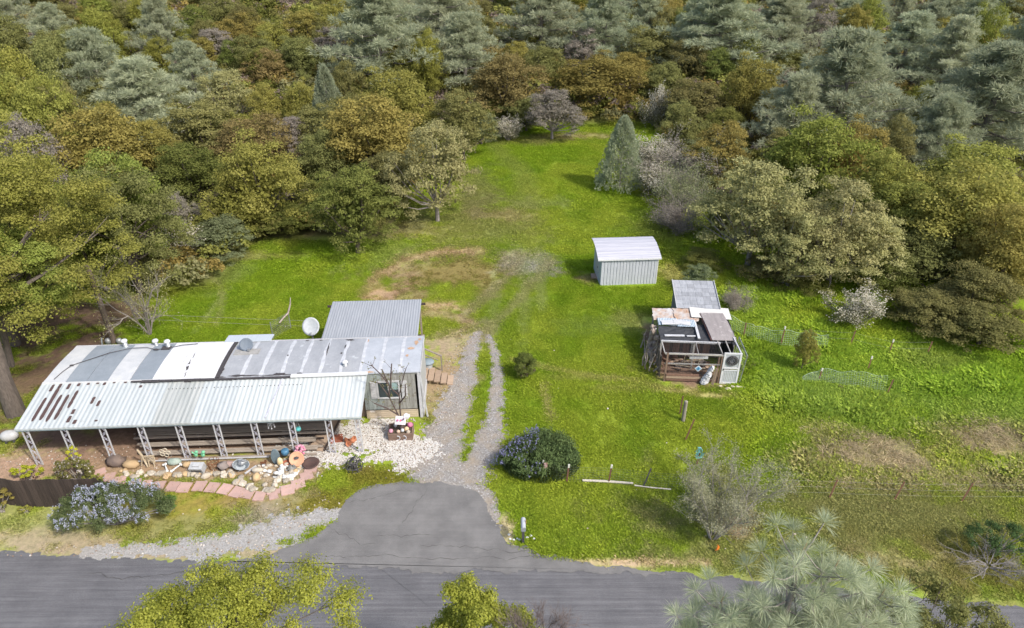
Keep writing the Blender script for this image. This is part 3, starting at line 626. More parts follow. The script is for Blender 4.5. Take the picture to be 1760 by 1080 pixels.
# ---------------------------------------------------------------- rear porch
pr = empty('rear_porch', hl(-5.72, 3.55, 0), HR, 'back porch with ribbed pale metal roof and wooden steps', 'porch')
PW = 5.35; PD = 4.1
pm = M('porch_roof_metal', (.33, .345, .365), (.28, .295, .315), .5, 2, stretch=(3, .3, 1))
for i in range(6):
    x0 = PW * i / 6; V = []; F = []; nr = 12
    for k in range(nr + 1):
        x = x0 + PW / 6 * k / nr; u = .018 if k % 2 else 0
        u += .0015 * (i % 2)
        V += [(x, 0, 2.75 + u), (x, PD, 3.0 + u), (x, 0, 2.74 + u), (x, PD, 2.99 + u)]
    for k in range(nr): a = 4 * k; b = a + 4; F += [(a, b, b + 1, a + 1), (a + 2, a + 3, b + 3, b + 2)]
    MB().add(V, F).build('roof_sheet', pm, pr)
for y in (.3, PD - .4): MB().box((PW / 2, y, 2.68 + .06 * y), (PW + .5, .09, .12)).build('rafter', dkwood(), pr)
for x in (.1, PW - .1):
    for y in (.4, PD - .4): MB().box((x, y, 1.38 + .03 * y), (.1, .1, 2.6 + .05 * y)).build('post', greywood(), pr)
for k in range(12): MB().box((PW / 2, .3 + .31 * k, .62), (PW + .1, .29, .05)).build('floor_board', greywood(), pr)
MB().box((PW / 2, PD / 2, .3), (PW - .2, PD - .5, .5)).build('floor_frame', dkwood(), pr)
MB().beam((PW, .9, 1.62), (PW + 1.25, .75, 1.05), .12, .05).beam((PW, .9, 1.2), (PW + 1.0, .78, .75), .06, .05).box((PW + 1.2, .77, .55), (.08, .08, 1.1)).build('handrail', greywood(), pr)
for k in range(5): MB().box((PW + .28 + .36 * k, -.05 - .06 * k, .5 - .11 * k), (.33, 1.35 - .12 * k, .07), (0, 0, -.05)).build('step', tanwood(), pr)

# ---------------------------------------------------------------- bin, planter with young tree
def place(u, v, z=0): x, y = at(u, v, z); return (x, y, z)
t = empty('rubbish_bin', place(736, 641), .2, 'grey rubbish bin with blue-grey lid beside the back steps', 'bin')
MB().lathe((0, 0, 0), [(.24, 0), (.3, .75)], 14).build('bin_body', plain('bin_grey', (.3, .31, .31)), t, True)
MB().lathe((0, 0, .72), [(.34, 0), (.35, .07), (.25, .16), (.06, .2)], 14, sc=(1.15, 1, 1)).build('lid', plain('bin_lid', (.24, .3, .34)), t, True)
t = empty('hose', place(722, 650), 0, 'green garden hose slung behind the bin at the house corner', 'hose')
MB().tube([(0, 0, .1), (.05, .1, .8), (.25, .0, .4), (.35, -.15, .05), (.5, -.25, .03), (.1, -.2, .05)], .035, 6).build('hose_coil', plain('hose_green', (.08, .2, .13)), t, True)
pl = empty('planter_box', place(690, 748), HR, 'wooden planter box with pink balls and two horseshoes on its front', 'planter')
for (c, d) in [((0, -.42, .22), (1.2, .06, .42)), ((0, .42, .22), (1.2, .06, .42)), ((-.6, 0, .22), (.06, .84, .42)), ((.6, 0, .22), (.06, .84, .42))]:
    MB().box(c, d).build('side_board', M('planter_wood', (.16, .1, .075), (.24, .17, .13), .9, 3, stretch=(.6, 4, 4)), pl)
MB().box((0, 0, .34), (1.14, .8, .06)).build('soil', plain('soil', (.1, .075, .05)), pl)
for x in (-.12, .2): MB().tube([(x + .1 * math.cos(g), -.47, .2 + .13 * math.sin(g)) for g in [math.pi * (.35 + i * .2 * .9 - 1.0) + .0 for i in range(8)]], .022, 5).build('horseshoe', wpaint(), pl)
for (x, y, r, c) in [(.45, .22, .15, (.6, .2, .33)), (-.48, -.2, .12, (.62, .3, .38)), (-.3, .25, .1, (.6, .58, .55)), (.1, -.15, .1, (.65, .66, .68)), (.3, -.1, .13, (.7, .5, .3)), (-.1, -.25, .1, (.55, .4, .3)), (.4, -.3, .11, (.45, .38, .3))]:
    MB().ball((x, y, .37 + r * .7), r, 8, 6, .1).build('ornament', plain('orn%d' % int(c[0] * 100 + c[1] * 10000), c), pl, True)
t = empty('heart_banner', (place(690, 748)[0] + .05, place(690, 748)[1] - .1, 1.1), .3, 'pink and white heart print sign tied to the young planter tree', 'sign')
MB().box((-.02, -.2, .1), (.55, .03, .42), (-.5, .3, 0)).build('board', plain('banner_white', (.65, .62, .66)), t)
for (x, z, c) in [(-.15, .2, (.5, .12, .25)), (.1, .02, (.12, .1, .12)), (-.18, 0, (.5, .2, .3)), (.14, .2, (.15, .1, .15)), (0, .12, (.6, .15, .25))]:
    MB().box((x - .02, -.235 - (z - .1) * .5, z), (.1, .012, .1), (-.5, .8, 0)).build('print', plain('pr%d' % int(c[0] * 99), c), t)
MB().ball((.3, -.1, .2), (.2, .1, .16), 8, 6, .3).build('bow', plain('banner_white', (.65, .62, .66)), t)

# ================================================================ GARDEN BED THINGS
path = tag(empty('paver_path', place(400, 840), 0), 'curving path of pink square pavers', kind='structure')
pink = M('pink_paver', (.52, .34, .29), (.44, .3, .26), .9, 3, var=.1, spots=(.35, .27, .22), spot_amt=.66, spot_scale=5)
pav = [(172, 812, 30, .5, .35), (189, 822, 20, .5, .5), (207, 827, 20, .5, .5), (232, 833, 10, .5, .5), (252, 833, 5, .4, .4), (274, 836, 5, .5, .45), (297, 837, -2, .55, .5), (317, 839, -2, .55, .5), (343, 837, -3, .55, .5), (365, 839, -6, .55, .5), (387, 842, -14, .55, .5), (407, 847, -16, .55, .5), (426, 849, -10, .55, .5), (446, 854, 0, .5, .45), (463, 846, 40, .35, .25), (470, 853, 25, .4, .35), (478, 845, 10, .25, .25), (495, 843, 20, .6, .5), (513, 833, 25, .6, .5), (527, 819, 28, .6, .45), (535, 805, 5, .6, .45)]
for (u, v, r, a, b) in pav:
    o = MB().box((0, 0, .015), (a * .98, b * 1.25, .09), None, .012).build('paver', pink, path)
    x, y = at(u, v); o.location = (x - path.location.x, y - path.location.y, 0); o.rotation_euler = (rnd.uniform(-.02, .02), rnd.uniform(-.02, .02), R(r))
tp = tag(empty('terracotta_path', place(570, 752), 0), 'red terracotta tiles on white gravel', kind='structure')
for (u, v, a, b) in [(560, 753, .62, .62), (579, 755, .62, .62)]:
    x, y = at(u, v); o = MB().box((0, 0, .02), (a, b, .07), None, .01).build('paver', M('terracotta', (.33, .1, .055), (.26, .085, .05), .8, 4, var=.1), tp); o.location = (x - tp.location.x, y - tp.location.y, 0); o.rotation_euler = (0, 0, .25)
re_ = empty('rock_edging', place(380, 820), 0, 'row of pale rocks edging the garden bed above the pink pavers', 'rock edging')
rockm = M('pale_rock', (.5, .46, .39), (.4, .33, .24), .9, 3, var=.3, bump=.01); warm = M('warm_rock', (.5, .36, .2), (.4, .28, .16), .9, 3, var=.2)
line = [(212, 812), (222, 816), (232, 819), (246, 816), (262, 818), (276, 817), (290, 819), (303, 820), (316, 816), (330, 816), (343, 816), (356, 816), (368, 816), (380, 818), (394, 820), (404, 822), (412, 826), (420, 831), (430, 835), (440, 837), (452, 840), (464, 839), (476, 834), (488, 828), (497, 820), (506, 812), (512, 806)]
for i, (u, v) in enumerate(line):
    for j in range(3):
        x, y = at(u + rnd.uniform(-6, 6), v + rnd.uniform(-4, 4) * (1 if i < 14 else 1.6)); r = rnd.uniform(.09, .19)
        o = MB().ball((0, 0, r * .4), (r * rnd.uniform(.9, 1.4), r, r * .7), 7, 5, .18).build('stone', warm if rnd.random() < .25 else rockm, re_); o.location = (x - re_.location.x, y - re_.location.y, 0); o.rotation_euler = (0, 0, rnd.uniform(0, 6))
def item(name, u, v, label, cat, rz=0, group=None): return empty(name, place(u, v), rz, label, cat, group)
def one(mb, name, mat, u, v, label, cat, rz=0, smooth=True, group=None):
    o = mb.build(name, mat, None, smooth); o.location = place(u, v); o.rotation_euler = (0, 0, rz); return tag(o, label, cat, group)
wm = lambda: plain('white_ceramic', (.72, .72, .7), .4)
one(MB().ball((0, 0, .16), (.42, .26, .22), 8, 6, .12), 'rock', warm, 226, 803, 'tan flat rock left of the wooden stick figure', 'rock')
one(MB().ball((0, 0, .1), (.2, .25, .22), 8, 6, .15), 'rock', warm, 441, 824, 'large orange tan rock in the middle of the round bed', 'rock', .4)
one(MB().ball((0, 0, .1), (.3, .16, .14), 8, 6, .12), 'rock', rockm, 443, 811, 'flat cream rock right of the grey metal tub', 'rock')
one(MB().ball((0, 0, .15), (.4, .2, .16), 8, 6, .15), 'rock', M('pink_rock', (.42, .3, .26), (.36, .25, .22)), 399, 802, 'long pinkish rock left of the grey metal tub', 'rock', -.2)
one(MB().ball((0, 0, .15), (.24, .18, .16), 8, 6, .12), 'rock', warm, 323, 803, 'orange tan rock between the bone ornaments and the grey box', 'rock')
one(MB().ball((0, 0, .2), (.45, .35, .3), 8, 6, .3), 'rock', M('brown_rock', (.2, .15, .12), (.13, .1, .09)), 202, 797, 'dark brown lumpy rock beside the left end of the deck', 'rock')
one(MB().ball((0, 0, .2), (.3, .25, .2), 8, 6, .3), 'rock', M('grey_rock', (.26, .22, .2), (.18, .15, .14)), 386, 806, 'dark mottled rock beside the wire basket', 'rock')
t = item('flower_ornament', 288, 793, 'white wire flower ornament with five looped petals', 'garden ornament')
fo = MB()
for k in range(5):
    g0 = k * 1.2566; cx, cz = .17 * math.cos(g0), .17 * math.sin(g0)
    fo.tube([(cx + .1 * math.cos(a), 0, .55 + cz + .1 * math.sin(a)) for a in [i * .785 for i in range(9)]], .022, 5, False)
fo.build('petals', plain('cream_wire', (.62, .55, .42)), t); MB().tube([(0, 0, 0), (0, 0, .45)], .015, 5).build('stake', darkm(), t)
t = item('garden_frog', 343, 801, 'pair of mint green frog figures sitting behind the grey box', 'garden ornament')
for s in (-1, 1): MB().ball((s * .17, .25, .5), (.1, .08, .14), 8, 6).ball((s * .17 + .06, .25, .66), (.09, .08, .08), 8, 6).tube([(s * .17, .2, .55), (s * .3, .2, .72)], .03, 5).build('frog', plain('mint_green', (.2, .55, .32)), t, True)
t = item('garden_box', 342, 812, 'pale grey vintage box with a dark slot below the frogs', 'garden ornament', -.03)
MB().box((0, 0, .28), (.62, .4, .42), (.3, 0, 0), .01).build('box_body', plain('box_grey', (.45, .46, .47)), t); MB().box((.02, -.21, .27), (.48, .03, .11), (.3, 0, 0)).build('slot', darkm(), t); MB().box((0, -.05, .53), (.3, .2, .04), (.3, 0, 0)).build('lid', plain('box_lid', (.5, .51, .52)), t)
t = item('wire_basket', 369, 804, 'round rusty wire basket beside the lattice post', 'basket')
wb = MB()
for k in range(10): g = k * .628; wb.tube([(.22 * math.cos(g), .22 * math.sin(g), 0), (.28 * math.cos(g), .28 * math.sin(g), .45)], .012, 4)
wb.build('wires', rust(), t)
for z, r in ((.02, .22), (.24, .25), (.45, .28)): MB().tube([(r * math.cos(g), r * math.sin(g), z) for g in [i * .5236 for i in range(13)]], .015, 4, False).build('hoop', rust(), t)
t = item('metal_tub', 416, 808, 'tilted galvanised metal tub holding grey scraps', 'tub', .3)
MB().lathe((0, 0, .3), [(.22, -.25), (.36, .12), (.34, .12), (.2, -.2)], 12, (.55, .25, 0), (1.1, .8, 1)).build('tub_body', plain('tub_grey', (.36, .4, .43)), t)
MB().tube([(-.3, 0, .4), (-.05, -.05, .72), (.3, .05, .45)], .025, 5).ball((.1, .05, .42), (.22, .16, .12), 7, 5, .3).build('scrap', steel(), t)
one(MB().beam((-.2, -.2, .06), (.2, .28, .12), .07, .06), 'white_board', wpaint(), 431, 811, 'short white board lying right of the metal tub', 'board', smooth=False)
t = item('bone_ornament', 295, 808, 'two white bone shaped pieces forming an open v', 'garden ornament')
for s in (-1, 1): MB().tube([(s * .12, -.15, .1), (s * .38, .2, .16)], .04, 6).ball((s * .1, -.2, .1), .08, 7, 5).ball((s * .16, -.12, .1), .06, 7, 5).ball((s * .36, .24, .16), .07, 7, 5).ball((s * .44, .18, .16), .06, 7, 5).build('bone', wm(), t, True)
one(MB().ball((0, 0, .12), (.38, .22, .18), 9, 6, .1), 'rock', M('green_rock', (.28, .36, .3), (.36, .4, .36)), 300, 797, 'greenish grey slab rock behind the bone ornaments', 'rock')
t = item('driftwood_figure', 254, 800, 'pale wooden stick figure with a round woven head by the second lattice post', 'garden ornament')
dm = M('driftwood', (.5, .42, .3), (.38, .3, .2), .9, 5)
MB().tube([(-.25, 0, 1.0), (-.12, 0, .6), (-.02, -.05, .2), (.1, -.2, .05)], [.05, .06, .05, .03], 6).tube([(-.12, 0, .6), (-.25, -.1, .05)], .03, 5).build('stick', dm, t)
for k in range(5): MB().tube([(.22 + .22 * math.cos(a + k), .05 * math.sin(a * 2 + k), .42 + .2 * math.sin(a)) for a in [i * .7 for i in range(10)]], .025, 5, False).build('hoop', dm, t)
for x in (.1, .35): MB().tube([(x, 0, .3), (x + .03, -.1, 0)], .03, 5).build('leg', dm, t)
t = item('fire_bowl', 535, 800, 'round dark brown metal bowl on a square pink slab', 'bowl')
MB().lathe((0, 0, .06), [(.3, 0), (.42, .1), (.4, .13), (.3, .07), (.0, .05)], 20).build('bowl', M('bowl_brown', (.11, .065, .055), (.075, .05, .045), .7), t, True); MB().lathe((0, 0, 0), [(.18, 0), (.22, .08)], 10).build('foot', darkm(), t)
t = item('orange_bowl', 512, 797, 'peach coloured round bowl leaning near the deck end', 'bowl')
MB().lathe((0, 0, .3), [(.08, -.12), (.28, -.05), (.37, .08), (.34, .08), (.2, .0)], 18, (.9, .1, 0)).build('bowl', plain('peach', (.66, .36, .22)), t, True); MB().ball((-.02, .0, .36), (.13, .1, .05), 8, 5).build('filling', darkm(), t)
t = item('flower_ball', 518, 786, 'pink and red flower ball on a dark stand beside the ramp', 'garden ornament')
fb = MB()
for k in range(40): g = rnd.uniform(0, 6.28); e = rnd.uniform(-1, 1); q = math.sqrt(1 - e * e); fb.ball((.22 * q * math.cos(g), .22 * q * math.sin(g), .45 + .24 * e), .07, 5, 4)
fb.build('petals', M('pink_petals', (.55, .14, .28), (.6, .35, .4), .8, 5), t); MB().tube([(0, 0, 0), (0, 0, .3)], .05, 6).build('stand', darkm(), t)
t = item('oval_board', 476, 797, 'dark blue-grey oval board propped behind the yellow egg', 'garden ornament', .1)
MB().lathe((0, 0, .45), [(.02, -.03), (.2, -.03), (.22, 0), (.2, .03), (.02, .03)], 20, (1.35, 0, 0), (1, 1.9, 1)).build('board', plain('slate_blue', (.13, .17, .19)), t); MB().tube([(0, .03, .5), (0, .25, 0)], .02, 4).build('prop', darkm(), t)
one(MB().ball((0, 0, .3), (.15, .13, .26), 10, 8), 'yellow_egg', M('egg_yellow', (.68, .48, .16), (.66, .6, .5), .5, 1.2), 483, 802, 'yellow and white egg shaped ornament', 'garden ornament')
one(MB().ball((0, 0, .25), (.13, .12, .16), 9, 6).ball((.02, 0, .42), .09, 8, 6).ball((-.1, .02, .15), (.14, .1, .12), 8, 6), 'white_figure', wm(), 486, 812, 'small white figure in front of the yellow egg', 'garden ornament')
one(MB().lathe((0, 0, 0), [(.14, 0), (.2, .14), (.17, .14), (.1, .08)], 14), 'terracotta_dish', M('terracotta', (.33, .1, .055)), 492, 799, 'small terracotta dish at the foot of the eighth post', 'pot')
one(MB().lathe((0, 0, .2), [(.12, 0), (.2, .12), (.19, .28), (.14, .32)], 14), 'blue_pot', plain('blue_glaze', (.08, .2, .32), .3), 492, 787, 'round blue pot behind the eighth post', 'pot')
t = item('white_dog_ornament', 500, 822, 'white lying dog shaped ornament at the right of the round bed', 'garden ornament', .2)
MB().ball((0, 0, .12), (.26, .11, .11), 9, 6).ball((-.28, 0, .12), (.12, .09, .12), 8, 6).ball((.24, .05, .18), (.12, .09, .1), 8, 6).tube([(.3, .05, .2), (.42, .08, .32)], .035, 5).tube([(-.1, -.08, .08), (-.25, -.2, .04)], .035, 5).tube([(.12, -.08, .08), (.1, -.22, .04)], .035, 5).build('body', wm(), t, True)
for s in (-1, 1): MB().ball((-.3, s * .06, .24), (.03, .03, .05), 6, 4).build('ear', wm(), t, True)
t = item('white_goat_ornament', 484, 819, 'white and grey animal figure left of the lying dog ornament', 'garden ornament', .9)
MB().ball((0, 0, .25), (.2, .12, .14), 8, 6, .1).ball((-.22, 0, .38), (.1, .07, .09), 8, 6).tube([(-.1, 0, .25), (-.12, 0, 0)], .03, 5).tube([(.14, 0, .25), (.14, 0, 0)], .03, 5).build('body', wm(), t, True)
one(MB().ball((0, 0, .12), (.2, .2, .14), 8, 5, .3).ball((.12, .0, .26), (.06, .05, .1), 6, 4), 'grey_figure', M('mid_grey', (.25, .25, .24), (.15, .15, .14)), 502, 808, 'dark grey small figure beside the peach bowl', 'garden ornament')
wr = empty('white_rock_pile', place(456, 812), 0, 'loose cluster of white rocks and shells in the round bed', 'rocks')
for k in range(34):
    x, y = rnd.uniform(-.65, 1.0), rnd.uniform(-.45, .55); r = rnd.uniform(.05, .11)
    o = MB().ball((0, 0, r * .5), (r * 1.3, r, r * .8), 6, 4, .25).build('stone', wm() if rnd.random() < .6 else rockm, wr); o.location = (x, y, 0)
t = item('rusty_figure', 454, 803, 'small rust red dog shaped metal cut-out', 'garden ornament', .1)
MB().box((0, 0, .28), (.28, .03, .12)).box((.13, 0, .38), (.1, .03, .12)).build('body', rust(), t)
for x in (-.11, .11): MB().box((x, 0, .11), (.03, .03, .22)).build('leg', rust(), t)
t = item('pot_cluster', 600, 762, 'broken orange terracotta pots heaped on the white gravel', 'pots')
for (x, y, r) in [(-.15, .1, .17), (.15, .05, .2), (0, -.15, .15), (.25, .2, .14)]: MB().lathe((x, y, .08), [(r * .6, -.08), (r, .12), (r * .9, .12), (r * .5, 0)], 12, (rnd.uniform(-.8, .8), rnd.uniform(-.8, .8), 0)).build('pot', M('orange_clay', (.5, .2, .1), (.42, .16, .08)), t, True)
t = item('fire_basket', 610, 808, 'black wire fire basket with charred wood by the corner post', 'fire basket', .3)
fbm_ = darkm()
for k in range(10): g = k * .628; MB().tube([(.34 * math.cos(g), .3 * math.sin(g), 0), (.42 * math.cos(g), .36 * math.sin(g), .3), (.3 * math.cos(g), .26 * math.sin(g), .62)], .02, 4).build('bar', fbm_, t)
for z, r in ((.05, .9), (.3, 1.12), (.6, .8)): MB().tube([(r * .37 * math.cos(g), r * .32 * math.sin(g), z) for g in [i * .5236 for i in range(13)]], .022, 4, False).build('hoop', fbm_, t)
for k in range(7): MB().beam((rnd.uniform(-.25, .25), rnd.uniform(-.2, .2), .1), (rnd.uniform(-.25, .25), rnd.uniform(-.2, .2), .5), .1, .08).build('charred_log', M('char', (.07, .065, .06), (.16, .15, .14)), t)
MB().beam((-.2, .1, .5), (.12, -.05, .85), .3, .04).build('lid', M('char', (.07, .065, .06)), t)
t = item('silver_tank', 22, 758, 'silver oval tank lying at the left end of the awning', 'tank', .25)
MB().lathe((-.75, 0, .35), [(.02, .3), (.14, .33), (.24, .42), (.29, .58), (.29, .8), (.24, .98), (.14, 1.08), (.02, 1.12)], 18, (0, R(90), 0)).build('tank_body', plain('tank_silver', (.5, .5, .5), .35), t, True)
for x in (-.2, .15): MB().box((x, 0, .06), (.08, .5, .14)).build('foot', darkm(), t)

# ================================================================ DARK BOARD FENCE, LEFT
fn = empty('board_fence', place(0, 868), 0, 'dark brown vertical board fence at the lower left', 'fence')
p0 = np.array(at(-90, 850)); p1 = np.array(at(45, 872)); p2 = np.array(at(196, 868))
pts = [(-1.0, p0), (0, p1), (1, p2)]
ol = fn.location
def fpos(s):
    if s < 0: q = p0 + (p1 - p0) * (s + 1)
    else: q = p1 + (p2 - p1) * s
    return q[0] - ol.x, q[1] - ol.y
nbd = 48
for k in range(nbd):
    s = -1 + 2 * (k + .5) / nbd; x, y = fpos(s); ax, ay = fpos(s - .01); bx, by = fpos(s + .01); g = math.atan2(by - ay, bx - ax)
    L = (np.linalg.norm(p1 - p0) if s < 0 else np.linalg.norm(p2 - p1)) * 2 / nbd
    h = 1.62 + rnd.uniform(-.03, .03) - (.0 if s < .9 else .15)
    MB().box((x, y, h / 2), (L * .93, .03, h), (rnd.uniform(-.02, .02), rnd.uniform(-.01, .01), g)).build('board', dkwood(), fn)
for z in (.4, 1.3):
    for (a, b) in ((-1, 0), (0, 1)):
        A = fpos(a); B = fpos(b); MB().beam((A[0], A[1] + .05, z), (B[0], B[1] + .05, z), .04, .09).build('rail', dkwood(), fn)
for s in (-1, -.5, 0, .5, 1): A = fpos(s); MB().box((A[0], A[1] + .1, .65), (.1, .1, 1.3)).build('post', dkwood(), fn)

# ================================================================ WHITE METAL SHED
sx0, sy0 = at(1031, 491); sx1, sy1 = at(1126, 488)
shd = empty('metal_shed', (sx0, sy0, 0), math.atan2(sy1 - sy0, sx1 - sx0), 'white ribbed metal shed with a curved roof standing on the lawn', 'shed')
SW = math.hypot(sx1 - sx0, sy1 - sy0); SD = 2.7; SH = 2.1
shm = M('shed_white', (.5, .52, .555), (.45, .47, .505), .55, 2, spots=(.4, .42, .46), spot_amt=.66, spot_scale=1.5, var=.03)
npn = 18
for k in range(npn):
    x0 = SW * k / npn; x1 = SW * (k + 1) / npn; m_ = (x0 + x1) / 2
    MB().add([(x0 + .004, 0, 0), (x0 + .03, -.03, 0), (x1 - .035, -.03, 0), (x1 - .004, 0, 0), (x0 + .004, 0, SH), (x0 + .03, -.03, SH), (x1 - .035, -.03, SH), (x1 - .004, 0, SH), (x0 + .004, .02, 0), (x1 - .004, .02, 0), (x0 + .004, .02, SH), (x1 - .004, .02, SH)],
             [(0, 1, 5, 4), (1, 2, 6, 5), (2, 3, 7, 6), (8, 0, 4, 10), (3, 9, 11, 7), (9, 8, 10, 11), (4, 5, 6, 7, 11, 10), (0, 8, 9, 3, 2, 1)]).build('wall_panel', shm, shd)
def rz_(y): t = (y + .12) / (SD + .24); return SH + .02 + .62 * (1 - (1 - t) ** 1.0 * (1 - t) ** .9) - .22 * t ** 3
MB().box((SW / 2, SD, SH / 2 + .15), (SW, .04, SH + .3)).build('back_wall', shm, shd)
for x in (.02, SW - .02):
    V = [(x - .02, .02, 0), (x - .02, SD, 0)] + [(x - .02, .02 + (SD - .02) * k / 6, rz_(.02 + (SD - .02) * k / 6) - .05) for k in range(6, -1, -1)]
    V2 = [(a + .04, b, c) for a, b, c in V]; n = len(V)
    MB().add(V + V2, [tuple(range(n)), tuple(range(2 * n - 1, n - 1, -1))] + [(i, i + n, (i + 1) % n + n, (i + 1) % n) for i in range(n)]).build('end_wall', M('shed_end', (.5, .56, .6), (.44, .5, .54), .6, 2), shd)
dr = MB().box((-.02, 1.35, .98), (.04, 1.1, 1.85)).build('door', wpaint(), shd); MB().box((-.05, 1.0, 1.0), (.03, .05, .12)).build('handle', darkm(), dr)
for s_ in range(6):
    V = []; F = []; n = 18; ya = -.12 + (SD + .24) * s_ / 6; yb = -.12 + (SD + .24) * (s_ + 1) / 6
    for k in range(7):
        y = ya + (yb - ya) * k / 6; u = .022 if k in (2, 3) else 0
        z = rz_(y) + u + .003 * (s_ % 2); V += [(-.28, y, z), (SW + .22, y, z), (-.28, y, z - .02), (SW + .22, y, z - .02)]
    for k in range(6): a = 4 * k; b = a + 4; F += [(a, a + 1, b + 1, b), (a + 2, b + 2, b + 3, a + 3), (a, b, b + 2, a + 2), (a + 1, a + 3, b + 3, b + 1)]
    F += [(0, 2, 3, 1), (24, 25, 27, 26)]
    MB().add(V, F).build('roof_panel', M('shed_roof', (.5, .5, .54), (.36, .36, .41), .5, 1.2, stretch=(.25, 9, 1)), shd)
MB().box((SW / 2 - .03, -.14, rz_(-.12) - .03), (SW + .5, .04, .12)).build('eave_trim', brightw(), shd)
MB().box((SW + .01, -.02, SH / 2), (.07, .06, SH)).build('corner_trim', brightw(), shd)
t = item('doorstep', 1021, 477, 'small wooden step beside the left end of the metal shed', 'step')
MB().box((0, 0, .12), (.45, .7, .08)).build('top', tanwood(), t)
for y in (-.28, .28): MB().box((0, y, .05), (.4, .06, .1)).build('leg', tanwood(), t)

# ================================================================ CHICKEN COOP
cx0, cy0 = at(1140, 655)
cp = empty('chicken_coop', (cx0, cy0, 0), -.06, 'patchwork chicken coop with wire run, dark tarp and scrap sheet roofs', 'coop')
CW = 4.15
frm = M('grey_timber', (.42, .4, .37), (.3, .28, .26), .9, 3, stretch=(1, 5, 5), var=.12); brn = M('brown_timber', (.2, .13, .09), (.28, .19, .14), .9, 3, var=.2)
for (a, b, w_, h_, m_) in [((-.1, 0, 1.9), (3.2, -.02, 1.9), .07, .1, frm), ((-.05, 0, 1.22), (3.1, 0, 1.25), .05, .06, frm), ((0, 0, .14), (2.8, 0, .16), .06, .14, M('bleached', (.45, .36, .28))), ((-.15, 1.25, 1.93), (3.2, 1.2, 1.93), .07, .11, wpaint()), ((-.12, 0, 1.93), (-.15, 1.25, 1.95), .06, .06, frm), ((1.75, 0, 1.92), (1.8, 1.25, 1.95), .04, .05, frm), ((4.1, 0, 2.02), (4.0, 1.6, 2.1), .06, .08, wpaint()), ((3.1, 0, 1.92), (3.05, 1.6, 1.98), .05, .06, frm), ((3.55, 0, 1.95), (3.5, 1.6, 2.02), .05, .06, frm), ((.25, .05, .95), (2.6, .3, .55), .05, .05, brn), ((1.3, 0.05, 1.62), (2.3, -.03, 1.72), .03, .16, wpaint())]:
    MB().beam(a, b, w_, h_).build('frame_rail', m_, cp)
for (x, y, h_, m_) in [(.05, 0, 1.95, brn), (3.1, 0, 1.95, brn), (-.15, 1.25, 1.95, frm), (1.75, 1.25, 1.95, frm), (4.1, 1.6, 2.1, frm), (-.3, 2.6, 1.95, frm), (-.25, 4.2, 2.0, frm), (4.0, 3.4, 2.1, frm), (4.0, 5.0, 2.1, frm), (2.95, .05, 1.9, brn), (1.9, 2.4, 1.95, frm)]:
    MB().box((x, y, h_ / 2), (.1, .1, h_)).build('post', m_, cp)
def meshnet(mb, A, B, C_, D_, n, m, r=.006):
    A, B, C_, D_ = map(Vector, (A, B, C_, D_))
    for i in range(n + 1): t_ = i / n; mb.tube([A.lerp(B, t_), D_.lerp(C_, t_)], r, 3, False)
    for j in range(m + 1): t_ = j / m; mb.tube([A.lerp(D_, t_), B.lerp(C_, t_)], r, 3, False)
    return mb
wr_ = MB(); meshnet(wr_, (0, -.03, .1), (3.1, -.03, .1), (3.1, -.03, 1.9), (0, -.03, 1.9), 22, 12, .004); meshnet(wr_, (-.1, 0, 1.96), (3.1, 0, 1.96), (3.1, 1.25, 1.97), (-.1, 1.25, 1.97), 22, 9, .005)
tag(wr_.build('wire_mesh', darkm(), cp), kind='stuff')
blk = M('black_cloth', (.035, .037, .042), (.055, .057, .062), .85, 5)
def drape(name, x0, x1, y0, y1, z0_, z1_, mat, j=.03, th=.02, nx=10, ny=8, rag=0.0, lab=None):
    V = []; F = []
    for q in range(ny + 1):
        for p in range(nx + 1):
            tx = p / nx; ty = q / ny; ex = rnd.uniform(-rag, rag) if p in (0, nx) else 0; ey = rnd.uniform(-rag, rag) if q in (0, ny) else 0
            V.append((x0 + (x1 - x0) * tx + ex, y0 + (y1 - y0) * ty + ey, z0_ + (z1_ - z0_) * ty + rnd.uniform(-j, j)))
    m2 = len(V); V += [(a, b, c - th) for a, b, c in V]; w1 = nx + 1
    for q in range(ny):
        for p in range(nx):
            a = q * w1 + p; F += [(a, a + 1, a + w1 + 1, a + w1), (m2 + a, m2 + a + w1, m2 + a + w1 + 1, m2 + a + 1)]
    bd = [p for p in range(w1)] + [q * w1 + nx for q in range(1, ny + 1)] + [ny * w1 + p for p in range(nx - 1, -1, -1)] + [q * w1 for q in range(ny - 1, 0, -1)]
    for i in range(len(bd)): a, b = bd[i], bd[(i + 1) % len(bd)]; F.append((a, m2 + a, m2 + b, b))
    o = MB().add(V, F).build(name, mat, cp)
    if lab: o['label'] = lab
    return o
drape('tarp', -.2, 2.4, 1.3, 2.75, 1.95, 2.05, blk, .03, rag=.06, lab='black cloth tarp')
drape('tarp', 1.6, 3.9, 1.3, 3.2, 1.9, 1.95, blk, .02, lab='black cloth under the plywood')
drape('tarp', 3.9, 4.2, 1.2, 4.6, 1.8, 2.1, blk, .03, rag=.08)
ru1 = M('rusty_sheet', (.5, .49, .48), (.42, .26, .16), .7, 2.2, stretch=(1, 1, 1), spots=(.3, .13, .06), spot_amt=.6, spot_scale=3.5)
drape('roof_sheet', -.35, 1.0, 3.45, 4.75, 2.08, 2.14, ru1, .012, rag=.05, lab='grey and rust stained roof sheet, left')
drape('roof_sheet', .95, 2.35, 3.3, 4.75, 2.13, 2.17, ru1, .012, rag=.05, lab='rust stained roof sheet, right')
